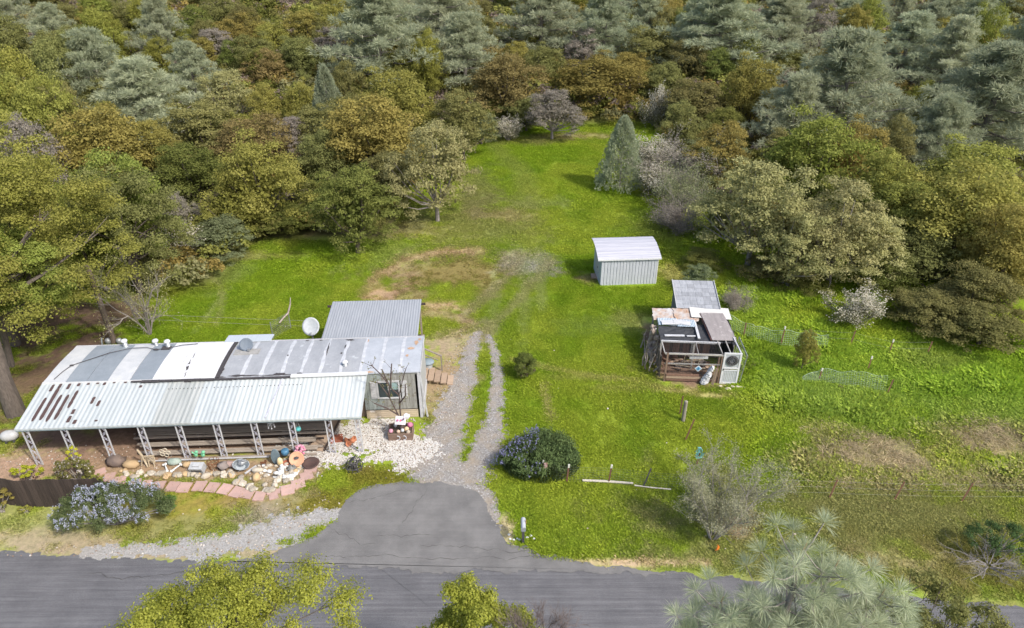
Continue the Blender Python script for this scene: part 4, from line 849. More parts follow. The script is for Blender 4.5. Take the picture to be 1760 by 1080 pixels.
def corr(x0, x1, y0, y1, z, m_, n=16, lab=None):
    V = []; F = []
    for k in range(2 * n + 1):
        x = x0 + (x1 - x0) * k / (2 * n); u = .05 if k % 2 else 0; V += [(x, y0, z + u), (x, y1, z + u + .05), (x, y0, z + u - .01), (x, y1, z + u + .04)]
    for k in range(2 * n): a = 4 * k; b = a + 4; F += [(a, a + 1, b + 1, b), (a + 2, b + 2, b + 3, a + 3)]
    o = MB().add(V, F).build('corrugated_sheet', m_, cp); o['label'] = lab; return o
cw_ = M('pale_corrugated', (.5, .58, .64), (.62, .68, .72), .5, 3)
corr(-.15, 1.0, 2.75, 3.5, 2.1, cw_, 12, 'pale corrugated sheet, left'); corr(.95, 2.05, 2.6, 3.35, 2.12, cw_, 12, 'pale corrugated sheet, right')
for (x, y, a, b, r_) in [(.55, 2.95, 1.05, .42, .1), (1.25, 2.98, 1.0, .4, -.22)]: MB().box((x, y, 2.22), (a, b, .02), (.02, .02, r_), .02).build('white_sheet', wpaint(), cp)
for (x, y, a, b, z) in [(.65, 1.72, 1.15, .16, 2.04), (1.6, 1.7, .5, .1, 2.05)]: MB().box((x, y, z), (a, b, .04), (0, 0, .04)).build('white_batten', wpaint(), cp)
MB().box((2.02, 2.3, 2.12), (.14, 1.9, .05), (0, 0, -.03)).build('white_batten', wpaint(), cp)
o = MB().box((3.15, 4.25, 2.2), (2.4, 1.35, .03), (.0, .02, -.04), .02).build('white_board', M('dirty_white_sheet', (.66, .64, .6), (.56, .54, .5), .7, 2), cp); o['label'] = 'off-white roof board in front of the sleeping shed'
V = []; F = []; n = 8
for k in range(n + 1):
    t_ = k / n; y = 1.35 + 2.75 * t_; z = 2.06 + .22 * t_ + .05 * math.sin(t_ * 3.14); xl = 2.75 - .25 * t_ + .0; V += [(xl, y, z), (xl + 1.38, y, z), (xl, y, z - .04), (xl + 1.38, y, z - .04)]
for k in range(n): a = 4 * k; b = a + 4; F += [(a, a + 1, b + 1, b), (a + 2, b + 2, b + 3, a + 3), (a, b, b + 2, a + 2), (a + 1, a + 3, b + 3, b + 1)]
F += [(0, 2, 3, 1), (4 * n, 4 * n + 1, 4 * n + 3, 4 * n + 2)]
MB().add(V, F).build('plywood_sheet', M('grey_plywood', (.31, .28, .27), (.24, .215, .21), .9, 2, stretch=(2, .5, 1), spots=(.38, .35, .34), spot_amt=.58, spot_scale=2), cp)
MB().beam((2.72, 1.4, 1.98), (2.5, 4.0, 2.2), .06, .1).build('red_edge_board', M('red_brown', (.25, .12, .09)), cp)
brd = M('red_brown_board', (.24, .14, .1), (.16, .095, .07), .9, 3, stretch=(5, 5, .7), var=.25)
for k in range(15): MB().box((.1 + .2 * k, 2.45, .85 + rnd.uniform(-.1, .1)), (.18, .03, 1.7), (0, rnd.uniform(-.02, .02), 0)).build('partition_board', brd if k % 3 else M('red_brown_board_dark', (.1, .07, .055)), cp)
for k in range(9): MB().box((-.22 + rnd.uniform(-.03, .03), .3 + .26 * k, .7 + rnd.uniform(-.2, .2)), (.03, .2, 1.4), (rnd.uniform(-.08, .08), 0, 0)).build('side_board', M('grey_brown_board', (.17, .14, .12), (.1, .08, .07), var=.2), cp)
for k in range(6): MB().box((.6 + .42 * k, rnd.uniform(.5, 1.9), .14 + .04 * k), (rnd.uniform(.5, 1.4), .13, .05), (rnd.uniform(-.1, .1), rnd.uniform(-.1, .1), rnd.uniform(-.9, .9))).build('loose_board', tanwood() if k % 2 else brd, cp)
for k in range(5): MB().tube([(rnd.uniform(.2, 2.8), rnd.uniform(.3, 2.0), .1), (rnd.uniform(.2, 2.8), rnd.uniform(.3, 2.2), rnd.uniform(.5, 1.5))], .03, 5).build('stick', M('driftwood', (.5, .42, .3)), cp)
for (x, y) in ((1.0, 1.2), (1.4, 1.5), (2.5, 1.6)): MB().lathe((x, y, 0), [(.18, 0), (.22, .35), (.2, .35), (.15, .08)], 10).build('bucket', M('bucket_dark', (.12, .1, .09)), cp, True)
for k in range(3): MB().beam((.1, -.06 - .01 * k, .16 + .17 * k), (2.95 - .5 * k, -.05, .16 + .17 * k), .03, .14).build('front_board', brd if k != 1 else tanwood(), cp)
MB().box((3.98, 2.6, .9), (.03, 2.9, 1.6)).build('side_cloth', blk, cp)
# sleeping shed behind
shb = M('shed_boards', (.2, .21, .21), (.13, .135, .135), .9, 3, stretch=(6, 6, .8), var=.15)
for k in range(9):
    MB().box((1.35, 4.9 + .26 * k, 1.05 + .03 * k), (.03, .25, 2.1 + .06 * k)).build('wall_board', shb, cp); MB().box((3.72, 4.9 + .26 * k, 1.05 + .03 * k), (.03, .25, 2.1 + .06 * k)).build('wall_board', shb, cp)
MB().box((2.53, 7.1, 1.2), (2.35, .04, 2.4)).build('back_wall', shb, cp); MB().box((2.53, 4.85, 1.0), (2.35, .04, 2.0)).build('front_wall', shb, cp)
for r_ in range(7):
    for c_ in range(6):
        y = 4.72 + 2.6 * (r_ + .5) / 7; x = 1.22 + 2.62 * (c_ + .5) / 6; z = 2.2 + .62 * (r_ + .5) / 7 + .006 * (r_ % 2)
        MB().box((x, y, z), (2.62 / 6 - .008, 2.75 / 7, .02), (R(13.4) - .03, 0, 0)).build('shingle', M('grey_shingle', (.33, .34, .36), (.24, .25, .27), .85, 3, stretch=(5, 1, 1), var=.14), cp)
MB().beam((1.2, 4.7, 2.2), (1.2, 7.3, 2.84), .04, .12).beam((3.86, 4.7, 2.2), (3.86, 7.3, 2.84), .04, .12).build('barge_board', M('pale_timber', (.5, .5, .5)), cp)
# open door of the run
d_ = empty('door', (3.16, -.06, 0)); d_.parent = cp
dw = .98; dh = 2.1
for (c_, s_) in [((.05, 0, dh / 2), (.1, .05, dh)), ((dw - .05, 0, dh / 2), (.1, .05, dh)), ((dw / 2, 0, .06), (dw - .2, .05, .12)), ((dw / 2, 0, dh - .05), (dw - .2, .05, .1)), ((dw / 2, 0, 1.08), (dw - .2, .05, .09)), ((dw / 2, 0, .93), (dw - .2, .04, .05))]:
    MB().box(c_, s_).build('door_frame', brightw(), d_)
for k in range(8): MB().box((.16 + .095 * k, .01, .5), (.08, .02, .78)).build('slat', M('door_slat', (.5, .52, .54), (.44, .46, .48)), d_)
for k in range(8): MB().box((.16 + .095 * k, .015, 1.58), (.085, .02, .86)).build('slat', M('door_slat', (.5, .52, .54)), d_)
MB().box((.09, -.04, 1.0), (.05, .04, .1)).build('handle', darkm(), d_)
for r_ in (.08, .16, .26, .32): MB().tube([(dw / 2 + r_ * math.cos(g), -.04, 1.6 + r_ * math.sin(g)) for g in [i * math.pi / 10 for i in range(21)]], .022, 5, False).build('wreath_ring', darkm(), d_)
for k in range(12): g = k * math.pi / 6; MB().ball((dw / 2 + .21 * math.cos(g), -.04, 1.6 + .21 * math.sin(g)), .04, 6, 4).build('wreath_leaf', darkm(), d_)
# sign, bundle, loose things at the coop
cp_m = Matrix.Translation(cp.location) @ Matrix.Rotation(-.06, 4, 'Z')
def citem(name, x, y, z, label, cat, rz=0): return empty(name, tuple(cp_m @ Vector((x, y, z))), -.06 + rz, label, cat)
t = citem('diamond_sign', 1.85, -.06, .98, 'white and blue diamond sign hung on the coop wire', 'sign')
MB().box((0, 0, 0), (.3, .02, .3), (0, R(45), 0)).build('plate', M('sign_white', (.72, .74, .76)), t); MB().box((0, -.014, 0), (.22, .008, .22), (0, R(45), 0)).build('blue_field', plain('sign_blue', (.16, .38, .6)), t)
MB().lathe((0, -.022, 0), [(.03, -.08), (.035, .0), (.02, .03)], 8, None, (1, .2, 1)).ball((0, -.022, .06), (.025, .008, .03), 8, 6).box((0, -.02, .01), (.12, .006, .02)).build('figure_emblem', plain('emblem_dark', (.05, .16, .3)), t)
t = citem('netting_roll', 2.45, -.3, 0, 'white plastic netting bundle leaning in the coop front', 'netting')
nb_ = MB()
for k in range(14): tt = k / 13; nb_.ball((-.2 + .35 * tt, .1 + .05 * tt, .15 + 1.0 * tt), (.24 - .13 * tt, .16, .13), 8, 5, .3)
nb_.build('bundle', M('plastic_white', (.6, .61, .63), (.38, .38, .4), .4, 8), t)
t = citem('leaning_plank', 2.85, -.12, 0, 'tan plank leaning upright beside the coop door', 'plank'); MB().beam((-.12, -.1, 0), (.05, .1, 1.0), .16, .03).build('plank', tanwood(), t)
t = citem('wheel_hoop', 2.35, .5, .02, 'dark bent hoop lying on the coop floor', 'hoop'); MB().tube([(.25 * math.cos(g), .3 * math.sin(g), .4 + .1 * math.sin(g)) for g in [i * .4488 for i in range(15)]], .02, 5, False).build('hoop_ring', darkm(), t)
fl_ = tag(empty('coop_floor', tuple(cp_m @ Vector((0, 0, 0))), -.06), 'dirt floor with old boards inside the run', kind='structure')
for k in range(7):
    o = MB().box((1.5 + rnd.uniform(-.2, .2), .25 + .3 * k, .03), (2.9 + rnd.uniform(-.5, .1), .27, .04), (0, rnd.uniform(-.01, .01), rnd.uniform(-.04, .04))).build('floor_board', M('floor_brown', (.23, .145, .1), (.16, .1, .07), .95, 3, stretch=(.6, 3, 1), var=.2), fl_)
lm = citem('driftwood_pile', -.5, 1.6, 0, 'tangle of bleached branches leaning on the left of the coop', 'branches')
bl = M('bleached_branch', (.42, .36, .3), (.28, .23, .19), .9, 5)
for k in range(14):
    x, y = rnd.uniform(-.55, .2), rnd.uniform(-1.6, 1.8); p = [(x, y, rnd.uniform(0, .2))]
    for q in range(3): l = p[-1]; p.append((l[0] + rnd.uniform(-.1, .25), l[1] + rnd.uniform(-.25, .35), l[2] + rnd.uniform(.2, .6)))
    MB().tube(p, [.05, .045, .035, .015], 5).build('branch', bl, lm)
rk = citem('rock_heap', -.35, 2.6, 0, 'pale rocks and wood chunks stacked by the tarp edge', 'rocks')
for k in range(14):
    o = MB().ball((0, 0, 0), (rnd.uniform(.1, .24), .14, .13), 7, 5, .25).build('stone', M('rock_tan', (.4, .33, .27), (.28, .22, .18), var=.2), rk); o.location = (rnd.uniform(-.25, .15), rnd.uniform(-.6, .6), rnd.uniform(1.0, 1.9)); o.rotation_euler = (rnd.uniform(0, 3),) * 3
for k in range(10): MB().box((rnd.uniform(-.2, .15), rnd.uniform(-.5, .5), .5 * k / 5 + .1), (.3, .3, .22), (0, 0, rnd.uniform(0, 1))).build('block', M('rock_tan', (.4, .33, .27)), rk)
sr = citem('step_stones', 3.9, -.5, 0, 'flat pale stones on the grass below the coop door', 'stones')
for (x, y, r_) in [(-.35, -.1, .2), (-.05, .1, .16), (.25, .1, .17), (.5, .05, .2), (-.75, .12, .12)]: MB().ball((x, y, .04), (r_, r_ * .7, .07), 7, 5, .15).build('stone', M('cream_stone', (.55, .5, .36), (.45, .4, .3)), sr)
gl2 = citem('gate_panel', 4.3, 1.0, 0, 'grey wire gate leaning on the right side of the coop', 'gate')
g3 = MB(); meshnet(g3, (0, -1, .05), (.15, -1, 1.9), (.15, 1, 1.9), (0, 1, .05), 10, 12, .006); tag(g3.build('wire', steel(), gl2), kind='stuff')
for (a, b) in [((0, -1, .05), (.15, -1, 1.9)), ((0, 1, .05), (.15, 1, 1.9)), ((.15, -1, 1.9), (.15, 1, 1.9)), ((0, -1, .05), (0, 1, .05))]: MB().tube([a, b], .025, 6).build('frame', steel(), gl2)

# ================================================================ POSTS, WIRES, MAILBOX
rustp = lambda: M('rusty_post', (.13, .06, .04), (.2, .1, .07), .9, 6)
def tpost(u, v, h, lean, label, tip=None, mat=None, group='rusty steel posts of the wire fence', name='fence_post', wd=.075):
    x, y = at(u, v); z = float(hgt(x, y)); t = empty(name, (x, y, z), 0, label, 'post', group); t.rotation_euler = (lean[1], lean[0], 0)
    MB().box((0, 0, h / 2), (wd, .012, h)).box((0, .02, h / 2), (.012, .04, h)).build('steel_bar', mat or rustp(), t)
    if tip: MB().box((0, 0, h - .09), (wd + .01, .06, .18)).build('painted_tip', plain('tip_' + tip, {'white': (.7, .68, .6), 'pink': (.6, .25, .25)}[tip]), t)
    return Vector((x, y, z))
P1 = tpost(933, 823, 1.15, (.0, 0), 'steel post with a small pink sign in front of the lavender bush', 'white')
P2 = tpost(974, 829, 1.1, (.06, 0), 'cream tipped steel post right of the lavender bush', 'white')
P3 = tpost(1046, 831, 1.15, (.06, 0), 'cream tipped steel post behind the white log', 'white')
P4 = tpost(1105, 838, 1.2, (.22, 0), 'dark leaning steel post at the right end of the white log', None, darkm())
P5 = tpost(1425, 857, 1.15, (.1, 0), 'leaning rusty post right of the grey bush, first of three'); P6 = tpost(1537, 860, 1.15, (.12, 0), 'leaning rusty post in the middle of the right hand wire fence'); P7 = tpost(1654, 859, 1.15, (.13, 0), 'leaning rusty post nearest the right edge of the photo')
P8 = tpost(1168, 712, 1.3, (.0, .1), 'rusty post standing against the grey wooden post'); P9 = tpost(1178, 757, 1.4, (.2, 0), 'rusty leaning post between the grey wooden post and the roped post')
P10 = tpost(1197, 800, 1.2, (.05, 0), 'rusty post wrapped with turquoise rope')
P11 = tpost(1277, 583, 1.2, (0, 0), 'thin rusty post under the netting nearest the coop'); P12 = tpost(1341, 596, 1.5, (.02, 0), 'tall post with a white tip holding up the netting', 'white'); P13 = tpost(1462, 592, 1.1, (.05, 0), 'thin rusty post left below the white flowering bush'); P14 = tpost(1528, 606, 1.1, (.03, 0), 'cream tipped post right below the white flowering bush', 'white'); P15 = tpost(1594, 607, 1.0, (.05, 0), 'rusty post in the shade of the right hand thicket'); P16 = tpost(1492, 634, 1.0, (.02, 0), 'lone cream tipped post in the tall grass', 'white')
P17 = tpost(1407, 653, .9, (.05, 0), 'white tipped post at the left end of the low netting', 'white'); P18 = tpost(1525, 676, 1.1, (.08, 0), 'rusty post at the right end of the low netting')
t = empty('red_tag_sign', (P1.x + .1, P1.y - .15, 0), 0, 'small faded red and white notice on a thin white stake', 'sign'); MB().box((0, 0, .95), (.16, .02, .34)).build('plate', M('faded_red', (.55, .22, .2), (.66, .6, .58), .7, 6), t); MB().box((.05, .02, .4), (.03, .03, .8)).build('stake', plain('pale_stake', (.5, .55, .5)), t)
wp = item('wooden_post', 1174, 724, 'thick weathered grey wooden post at the bend of the fence', 'post'); MB().lathe((0, 0, 0), [(.1, 0), (.095, 1.3), (.06, 1.33)], 9).build('log', M('old_post', (.33, .3, .25), (.24, .21, .17), .9, 3, stretch=(5, 5, .6)), wp)
rp_ = empty('rope_coil', (P10.x, P10.y, 0), 0, 'turquoise rope looped over the rusty post by the grey bush', 'rope'); rc = MB()
for k in range(5): rc.tube([(rnd.uniform(-.1, .1) + .12 * math.cos(g) + (g - 3) * .02, -.06 + rnd.uniform(-.03, .03), .85 + .35 * math.sin(g)) for g in [i * .57 for i in range(12)]], .018, 5, False)
rc.build('rope', plain('turquoise', (.2, .5, .47)), rp_)
def wire(name, P, zs, label, r=.0032, sag=.03):
    mb = MB()
    for z in zs:
        pts_ = []
        for a, b in zip(P[:-1], P[1:]):
            for k in range(6): t_ = k / 6; q = a.lerp(b, t_); pts_.append((q.x, q.y, q.z + z - sag * math.sin(t_ * math.pi)))
        pts_.append((P[-1].x, P[-1].y, P[-1].z + z)); mb.tube(pts_, r, 4, False)
    return tag(mb.build(name, M('dull_wire', (.4, .38, .32))), label, 'wire')
def netfence(name, P, h, st, label, r=.0028):
    mb = MB()
    nz = int(h / st)
    for z in range(nz + 1): mb.tube([(p.x, p.y, p.z + .05 + z * st) for p in P], r, 3, False)
    for a, b in zip(P[:-1], P[1:]):
        n = max(1, int((b - a).length / st))
        for k in range(n): q = a.lerp(b, k / n); mb.tube([(q.x, q.y, q.z + .05), (q.x, q.y, q.z + .05 + nz * st)], r, 3, False)
    return tag(mb.build(name, M('pale_wire', (.2, .22, .17), rough=.8)), label, 'wire mesh')
netfence('wire_mesh_fence', [P1, P2, P3, P4, Vector((*at(1160, 842), 0)), Vector((*at(1230, 845), 0))], .95, .15, 'fine wire mesh strung from the lavender bush to the grey bush')
wire('fence_wire', [Vector((*at(1240, 850), 0)), P5, P6, P7, Vector((*at(1830, 862), 0))], (.35, .7, 1.05), 'three thin wires strung along the leaning rusty posts')
wire('fence_wire', [P11, P13, P14, P15], (.5, .95), 'thin wires strung below the flowering bush')
x0_, y0_ = at(180, 568); wire('fence_wire', [Vector((*at(172, 556), 0)), Vector((*at(225, 560), 0)), Vector((*at(540, 574), 0))], (.55, .95), 'two pale wires crossing the lawn behind the home', .007)
def sagnet(name, pts_, hgts, label, st=.13):
    mb = MB(); G = []
    for i in range(len(pts_) - 1):
        a, b = Vector(pts_[i]), Vector(pts_[i + 1]); n = int((b - a).length / st)
        for k in range(n):
            t_ = k / n; q = a.lerp(b, t_); h = hgts[i] * (1 - t_) + hgts[i + 1] * t_; h += .08 * math.sin(k * .6)
            G.append([(q.x + rnd.uniform(-.02, .02), q.y + .25 * w_, q.z + h * w_ + .03) for w_ in [j / 8 for j in range(9)]])
    for g_ in G: mb.tube(g_, .006, 3, False)
    for j in range(9): mb.tube([g_[j] for g_ in G], .006 if j < 8 else .014, 3, False)
    return tag(mb.build(name, M('net_pale_green', (.3, .4, .26), (.38, .46, .32), .8, 2)), label, 'netting')
sagnet('garden_netting', [(*at(1245, 572), 0), (*at(1295, 588), 0), (*at(1341, 597), 0), (*at(1380, 597), 0), (*at(1425, 600), 0)], [1.2, .95, 1.0, .9, .8], 'pale green netting sagging from the coop to the round bush')
sagnet('garden_netting', [(*at(1380, 660), 0), (*at(1410, 655), 0), (*at(1470, 664), 0), (*at(1526, 676), 0)], [.25, .6, .75, .95], 'low pale green netting lying in the tall grass')
t = item('mailbox', 899, 933, 'grey mailbox on a dark wooden post by the road', 'mailbox', 0)
MB().box((0, 0, .5), (.11, .11, 1.0)).build('post', darkm(), t)
prof = [(-.1, 0), (.1, 0), (.1, .12)] + [(.1 * math.cos(a), .12 + .1 * math.sin(a)) for a in [i * math.pi / 8 for i in range(1, 8)]] + [(-.1, .12)]
V = [(x, y_, 1.0 + z) for y_ in (-.28, .28) for x, z in prof]; n = len(prof)
MB().add(V, [tuple(range(n)), tuple(range(2 * n - 1, n - 1, -1))] + [(i, (i + 1) % n, (i + 1) % n + n, i + n) for i in range(n)]).build('box_body', plain('mailbox_grey', (.46, .48, .5), .4), t)
MB().box((0, -.3, 1.1), (.17, .02, .2)).build('door', plain('mailbox_door', (.3, .32, .34), .4), t); MB().box((.12, .05, 1.2), (.015, .05, .22)).build('flag', plain('flag_red', (.4, .08, .06)), t)
ms = empty('mailbox_stones', place(895, 935), 0, 'ring of small white stones at the foot of the mailbox', 'stones')
for k, (u, v) in enumerate([(875, 920), (877, 928), (883, 929), (889, 927), (893, 929), (906, 925), (912, 922), (918, 927)]):
    x, y = at(u, v); o = MB().ball((0, 0, .03), (.07, .05, .05), 6, 4, .2).build('stone', wm(), ms); o.location = (x - ms.location.x, y - ms.location.y, 0)
lg = MB().tube([(*at(1001, 828), .08), (*at(1045, 830), .09), (*at(1088, 833), .08)], [.06, .06, .05], 8).build('white_log', M('bleached_log', (.6, .55, .46), (.5, .45, .38), .9, 4)); tag(lg, 'bleached white log lying along the wire mesh', 'log')
lg = MB().tube([(*at(1090, 836), .06), (*at(1120, 840), .06), (*at(1153, 843), .06)], .035, 6).build('thin_log', M('bleached_log', (.6, .55, .46))); tag(lg, 'thin pale pole lying right of the white log', 'pole')
t = item('orange_marker', 1230, 950, 'orange marker flag on the grass by the road', 'marker'); MB().tube([(0, 0, 0), (.02, 0, .42)], .01, 4).build('stake', darkm(), t)
MB().add([(-.03, 0, .1), (.11, .01, .16), (.13, 0, .34), (.02, .015, .46), (-.03, .012, .1), (.11, .022, .16), (.13, .012, .34), (.02, .027, .46)], [(0, 1, 2, 3), (7, 6, 5, 4), (0, 4, 5, 1), (1, 5, 6, 2), (2, 6, 7, 3), (3, 7, 4, 0)]).build('flag', plain('safety_orange', (.85, .25, .03)), t)
# utility pole and the leaning frame behind the roof
x, y = at(197, 590); t = empty('utility_pole', (x, y, 0), 0, 'dark wooden utility pole behind the left end of the home', 'utility pole'); t.rotation_euler = (0, R(-.5), 0)
MB().tube([(0, 0, 0), (0, 0, 5.4)], [.17, .14], 10).build('pole', M('pole_wood', (.17, .13, .1), (.09, .07, .055), .9, 3, stretch=(5, 5, .4)), t); MB().tube([(-.17, -.02, 0), (-.15, -.02, 4.6)], .03, 6).build('conduit', darkm(), t)
for s in (-1, 1): MB().lathe((s * .35 + .05, -.1, 0), [(.16, 0), (.18, .28), (.13, .38), (.02, .42)], 10).build('meter_cap', steel(), t, True)
t = item('chain_link_gate', 470, 583, 'narrow chain link gate with bleached driftwood leaning on it behind the home', 'gate', R(60))
for x_ in (0, 1.5): MB().tube([(x_, 0, 0), (x_, 0, 1.25)], .03, 6).build('gate_post', steel(), t)
tag(meshnet(MB(), (0, 0, .05), (1.5, 0, .05), (1.5, 0, 1.2), (0, 0, 1.2), 12, 9, .006).build('wire', steel(), t), kind='stuff')
MB().tube([(.6, -.1, .9), (1.0, -.1, 1.1), (1.4, -.1, 1.2), (1.75, -.05, 1.7), (1.9, 0, 2.1)], [.05, .06, .06, .05, .02], 6).build('driftwood', bl, t)

# ================================================================ VEGETATION
def quads_mesh(name, V, tint, mat=None, per=4):
    n = len(V) // per
    me = bpy.data.meshes.new(name); me.vertices.add(len(V)); me.vertices.foreach_set('co', V.astype(np.float32).ravel())
    me.loops.add(len(V)); me.loops.foreach_set('vertex_index', np.arange(len(V), dtype=np.int32)); me.polygons.add(n)
    me.polygons.foreach_set('loop_start', np.arange(0, len(V), per, dtype=np.int32)); me.polygons.foreach_set('loop_total', np.full(n, per, np.int32)); me.update()
    a = me.attributes.new('tint', 'FLOAT', 'POINT'); a.data.foreach_set('value', np.repeat(tint, per).astype(np.float32))
    if mat: me.materials.append(mat)
    return me
def unit(a): return a / np.maximum(1e-6, np.linalg.norm(a, axis=-1, keepdims=True))
def leaves(P, Nn, size, asp=.6, rg=NR, jit=.9):
    n = len(P); nr = unit(Nn + rg.normal(0, jit, (n, 3)) * .6 + np.array([0, 0, .25])); t = unit(np.cross(nr, rg.normal(0, 1, (n, 3)))); b = np.cross(nr, t)
    s = size * rg.uniform(.6, 1.35, (n, 1)); t = t * s * .5; b = b * s * asp * .5
    return np.stack([P - t, P - b * 1.0 + t * .1, P + t, P + b], 1).reshape(-1, 3)
def clump_leaves(C, Rr, n_each, size, asp=.6, rg=NR, shell=.55, flat=.75, surf=False):
    Ps = []; Ns = []; T = []
    for c, r in zip(C, Rr):
        n = int(n_each * (r / Rr.mean()) ** 2); d = unit(rg.normal(0, 1, (n, 3))); d[:, 2] = np.where(d[:, 2] < -.3, -d[:, 2] * .6, d[:, 2])
        q = r * (rg.uniform(shell, 1.08, (n, 1))); nz = 1 + .25 * np.sin(d[:, :1] * 7 + c[0] * 3) * np.cos(d[:, 1:2] * 8)
        p = c + d * q * nz * np.array([1, 1, flat]); Ps.append(p); Ns.append(d); T.append(np.clip(rg.normal(.5, .22, n) + rg.uniform(-.18, .18), 0, 1))
    P = np.concatenate(Ps); Nn = np.concatenate(Ns); return leaves(P, Nn, size, asp, rg), np.concatenate(T)
def crown_points(rg, W, H, base, k, r_lo, r_hi, shape='dome'):
    """clump centres spread on the outside of a crown of width W between heights base and H"""
    C = []; Rr = []; lob = rg.uniform(0, 6.28, 4)
    if shape == 'lobed':
        nl = 12; Lc = []; Hh = H - base; g0 = rg.uniform(0, 6.28)
        for i in range(nl):
            if i == 0: Lc.append((rg.uniform(-.08, .08) * W, rg.uniform(-.08, .08) * W, base + Hh * .62, W * rg.uniform(.24, .3), Hh * .38))
            else:
                g = g0 + i * 6.283 / 7 + rg.uniform(-.3, .3); up_ = i > 7; rr = W * (rg.uniform(.1, .2) if up_ else rg.uniform(.2, .31)); zz = base + Hh * (rg.uniform(.6, .76) if up_ else rg.uniform(.26, .58)); Lc.append((rr * math.cos(g), rr * math.sin(g), zz, W * rg.uniform(.17, .25), Hh * rg.uniform(.24, .36)))
        for i in range(k):
            x, y, z, a, b = Lc[int(rg.integers(0, nl))] if i % 5 else Lc[0]; out = np.array([x, y, 0]) / (W * .3)
            d = unit(rg.normal(0, 1, 3) + out * .8 + np.array([0, 0, .35])); r = rg.uniform(r_lo, r_hi) * W / 2
            f = rg.uniform(.72, 1.05); C.append((x + d[0] * a * f, y + d[1] * a * f, max(base * .6 + r * .4, z + d[2] * b * f))); Rr.append(r)
        C = np.array(C); C[:, 2] += H - (C[:, 2] + np.array(Rr) * .7).max(); return C, np.array(Rr)
    for i in range(k):
        g = i * 2.39996 + rg.uniform(-.3, .3); u = (i + .5) / k
        if shape == 'dome': e = 1 - 1.35 * u
        else: e = 1 - 2 * u
        q = math.sqrt(max(0, 1 - e * e)); lobe = 1 + .16 * math.sin(2 * g + lob[0]) + .12 * math.sin(3 * g + lob[1]) + rg.uniform(-.1, .06)
        r = rg.uniform(r_lo, r_hi) * W / 2; f = lobe * (1 - r / W * 1.2)
        zc = (H + base) / 2 + e * (H - base) / 2 * (1 - r / (H - base) * .8) * (1 + rg.uniform(-.1, .1))
        C.append((q * math.cos(g) * W / 2 * f, q * math.sin(g) * W / 2 * f, zc)); Rr.append(r)
    return np.array(C), np.array(Rr)
def wood(C, H, base, rg, tr=.18, lean=0, nl=14, multi=1):
    mb = MB(); fork = base + (H - base) * .15
    for s in range(multi):
        ox = rg.uniform(-.3, .3) * (multi > 1); oy = rg.uniform(-.3, .3) * (multi > 1)
        top = Vector((ox * 2 + lean, oy * 2, fork)); mb.tube([(ox, oy, -.3), (ox + lean * .4, oy, fork * .5), top], [tr * 1.25, tr, tr * .8], 7)
        idx = rg.permutation(len(C))[:nl // multi + 1]
        for i in idx:
            c = Vector(C[i]); m = top.lerp(c, .5) + Vector((rg.uniform(-.2, .2), rg.uniform(-.2, .2), -.1 * (c - top).length))
            mb.tube([top - Vector((0, 0, .2)), m, c], [tr * .6, tr * .32, tr * .1], 5, False)
    return mb
def twigs(rg, n0, L, H, spread, rad=.03, gens=3, base=.0, kids=4, up=.6):
    mb = MB(); ends = []
    def grow(p, d, l, r, g):
        pts = [p]; dd = d
        for _ in range(3): dd = (dd + Vector((rg.normal(0, .22), rg.normal(0, .22), rg.normal(.05, .15)))).normalized(); pts.append(pts[-1] + dd * l / 3)
        mb.tube(pts, [r, r * .8, r * .6, r * .4], 4 if g else 5, False); ends.append(pts[-1])
        if g < gens:
            for q in range(kids): t_ = pts[1 + q % 3]; grow(t_, (dd + Vector((rg.normal(0, .6), rg.normal(0, .6), rg.normal(.15, .35)))).normalized(), l * rg.uniform(.5, .7), r * .5, g + 1)
    for k in range(n0):
        a = 6.283 * k / n0 + rg.uniform(-.3, .3); grow(Vector((0.1 * math.cos(a), .1 * math.sin(a), base)), Vector((spread * math.cos(a), spread * math.sin(a), up)).normalized(), L * rg.uniform(.8, 1.15), rad, 0)
    return mb, ends
def needles(T, D, n, L, wd, rg, spread=.9, keep=0.25):
    """tufts of long thin needles at points T pointing along D"""
    m = len(T); T = np.repeat(T, n, 0); D = np.repeat(D, n, 0)
    d = unit(D * keep * 3 + rg.normal(0, 1, (m * n, 3)) * spread); s = T + d * .02; l = L * rg.uniform(.7, 1.1, (m * n, 1)); dr = np.zeros_like(d); dr[:, 2] = -1
    mid = s + d * l * .55; e = mid + unit(d + dr * .25) * l * .45; t = unit(np.cross(d, rg.normal(0, 1, d.shape))) * wd * .5
    return np.stack([s - t, mid - t, e, mid + t], 1).reshape(-1, 3), np.repeat(rg.uniform(0, 1, m), n) * .6 + rg.uniform(0, .4, m * n)
bark = M('bark_grey_brown', (.14, .115, .095), (.08, .065, .055), .95, 4, stretch=(4, 4, .8)); palebark = M('bark_pale', (.3, .27, .24), (.2, .175, .155), .95, 5)
PROTO = {}
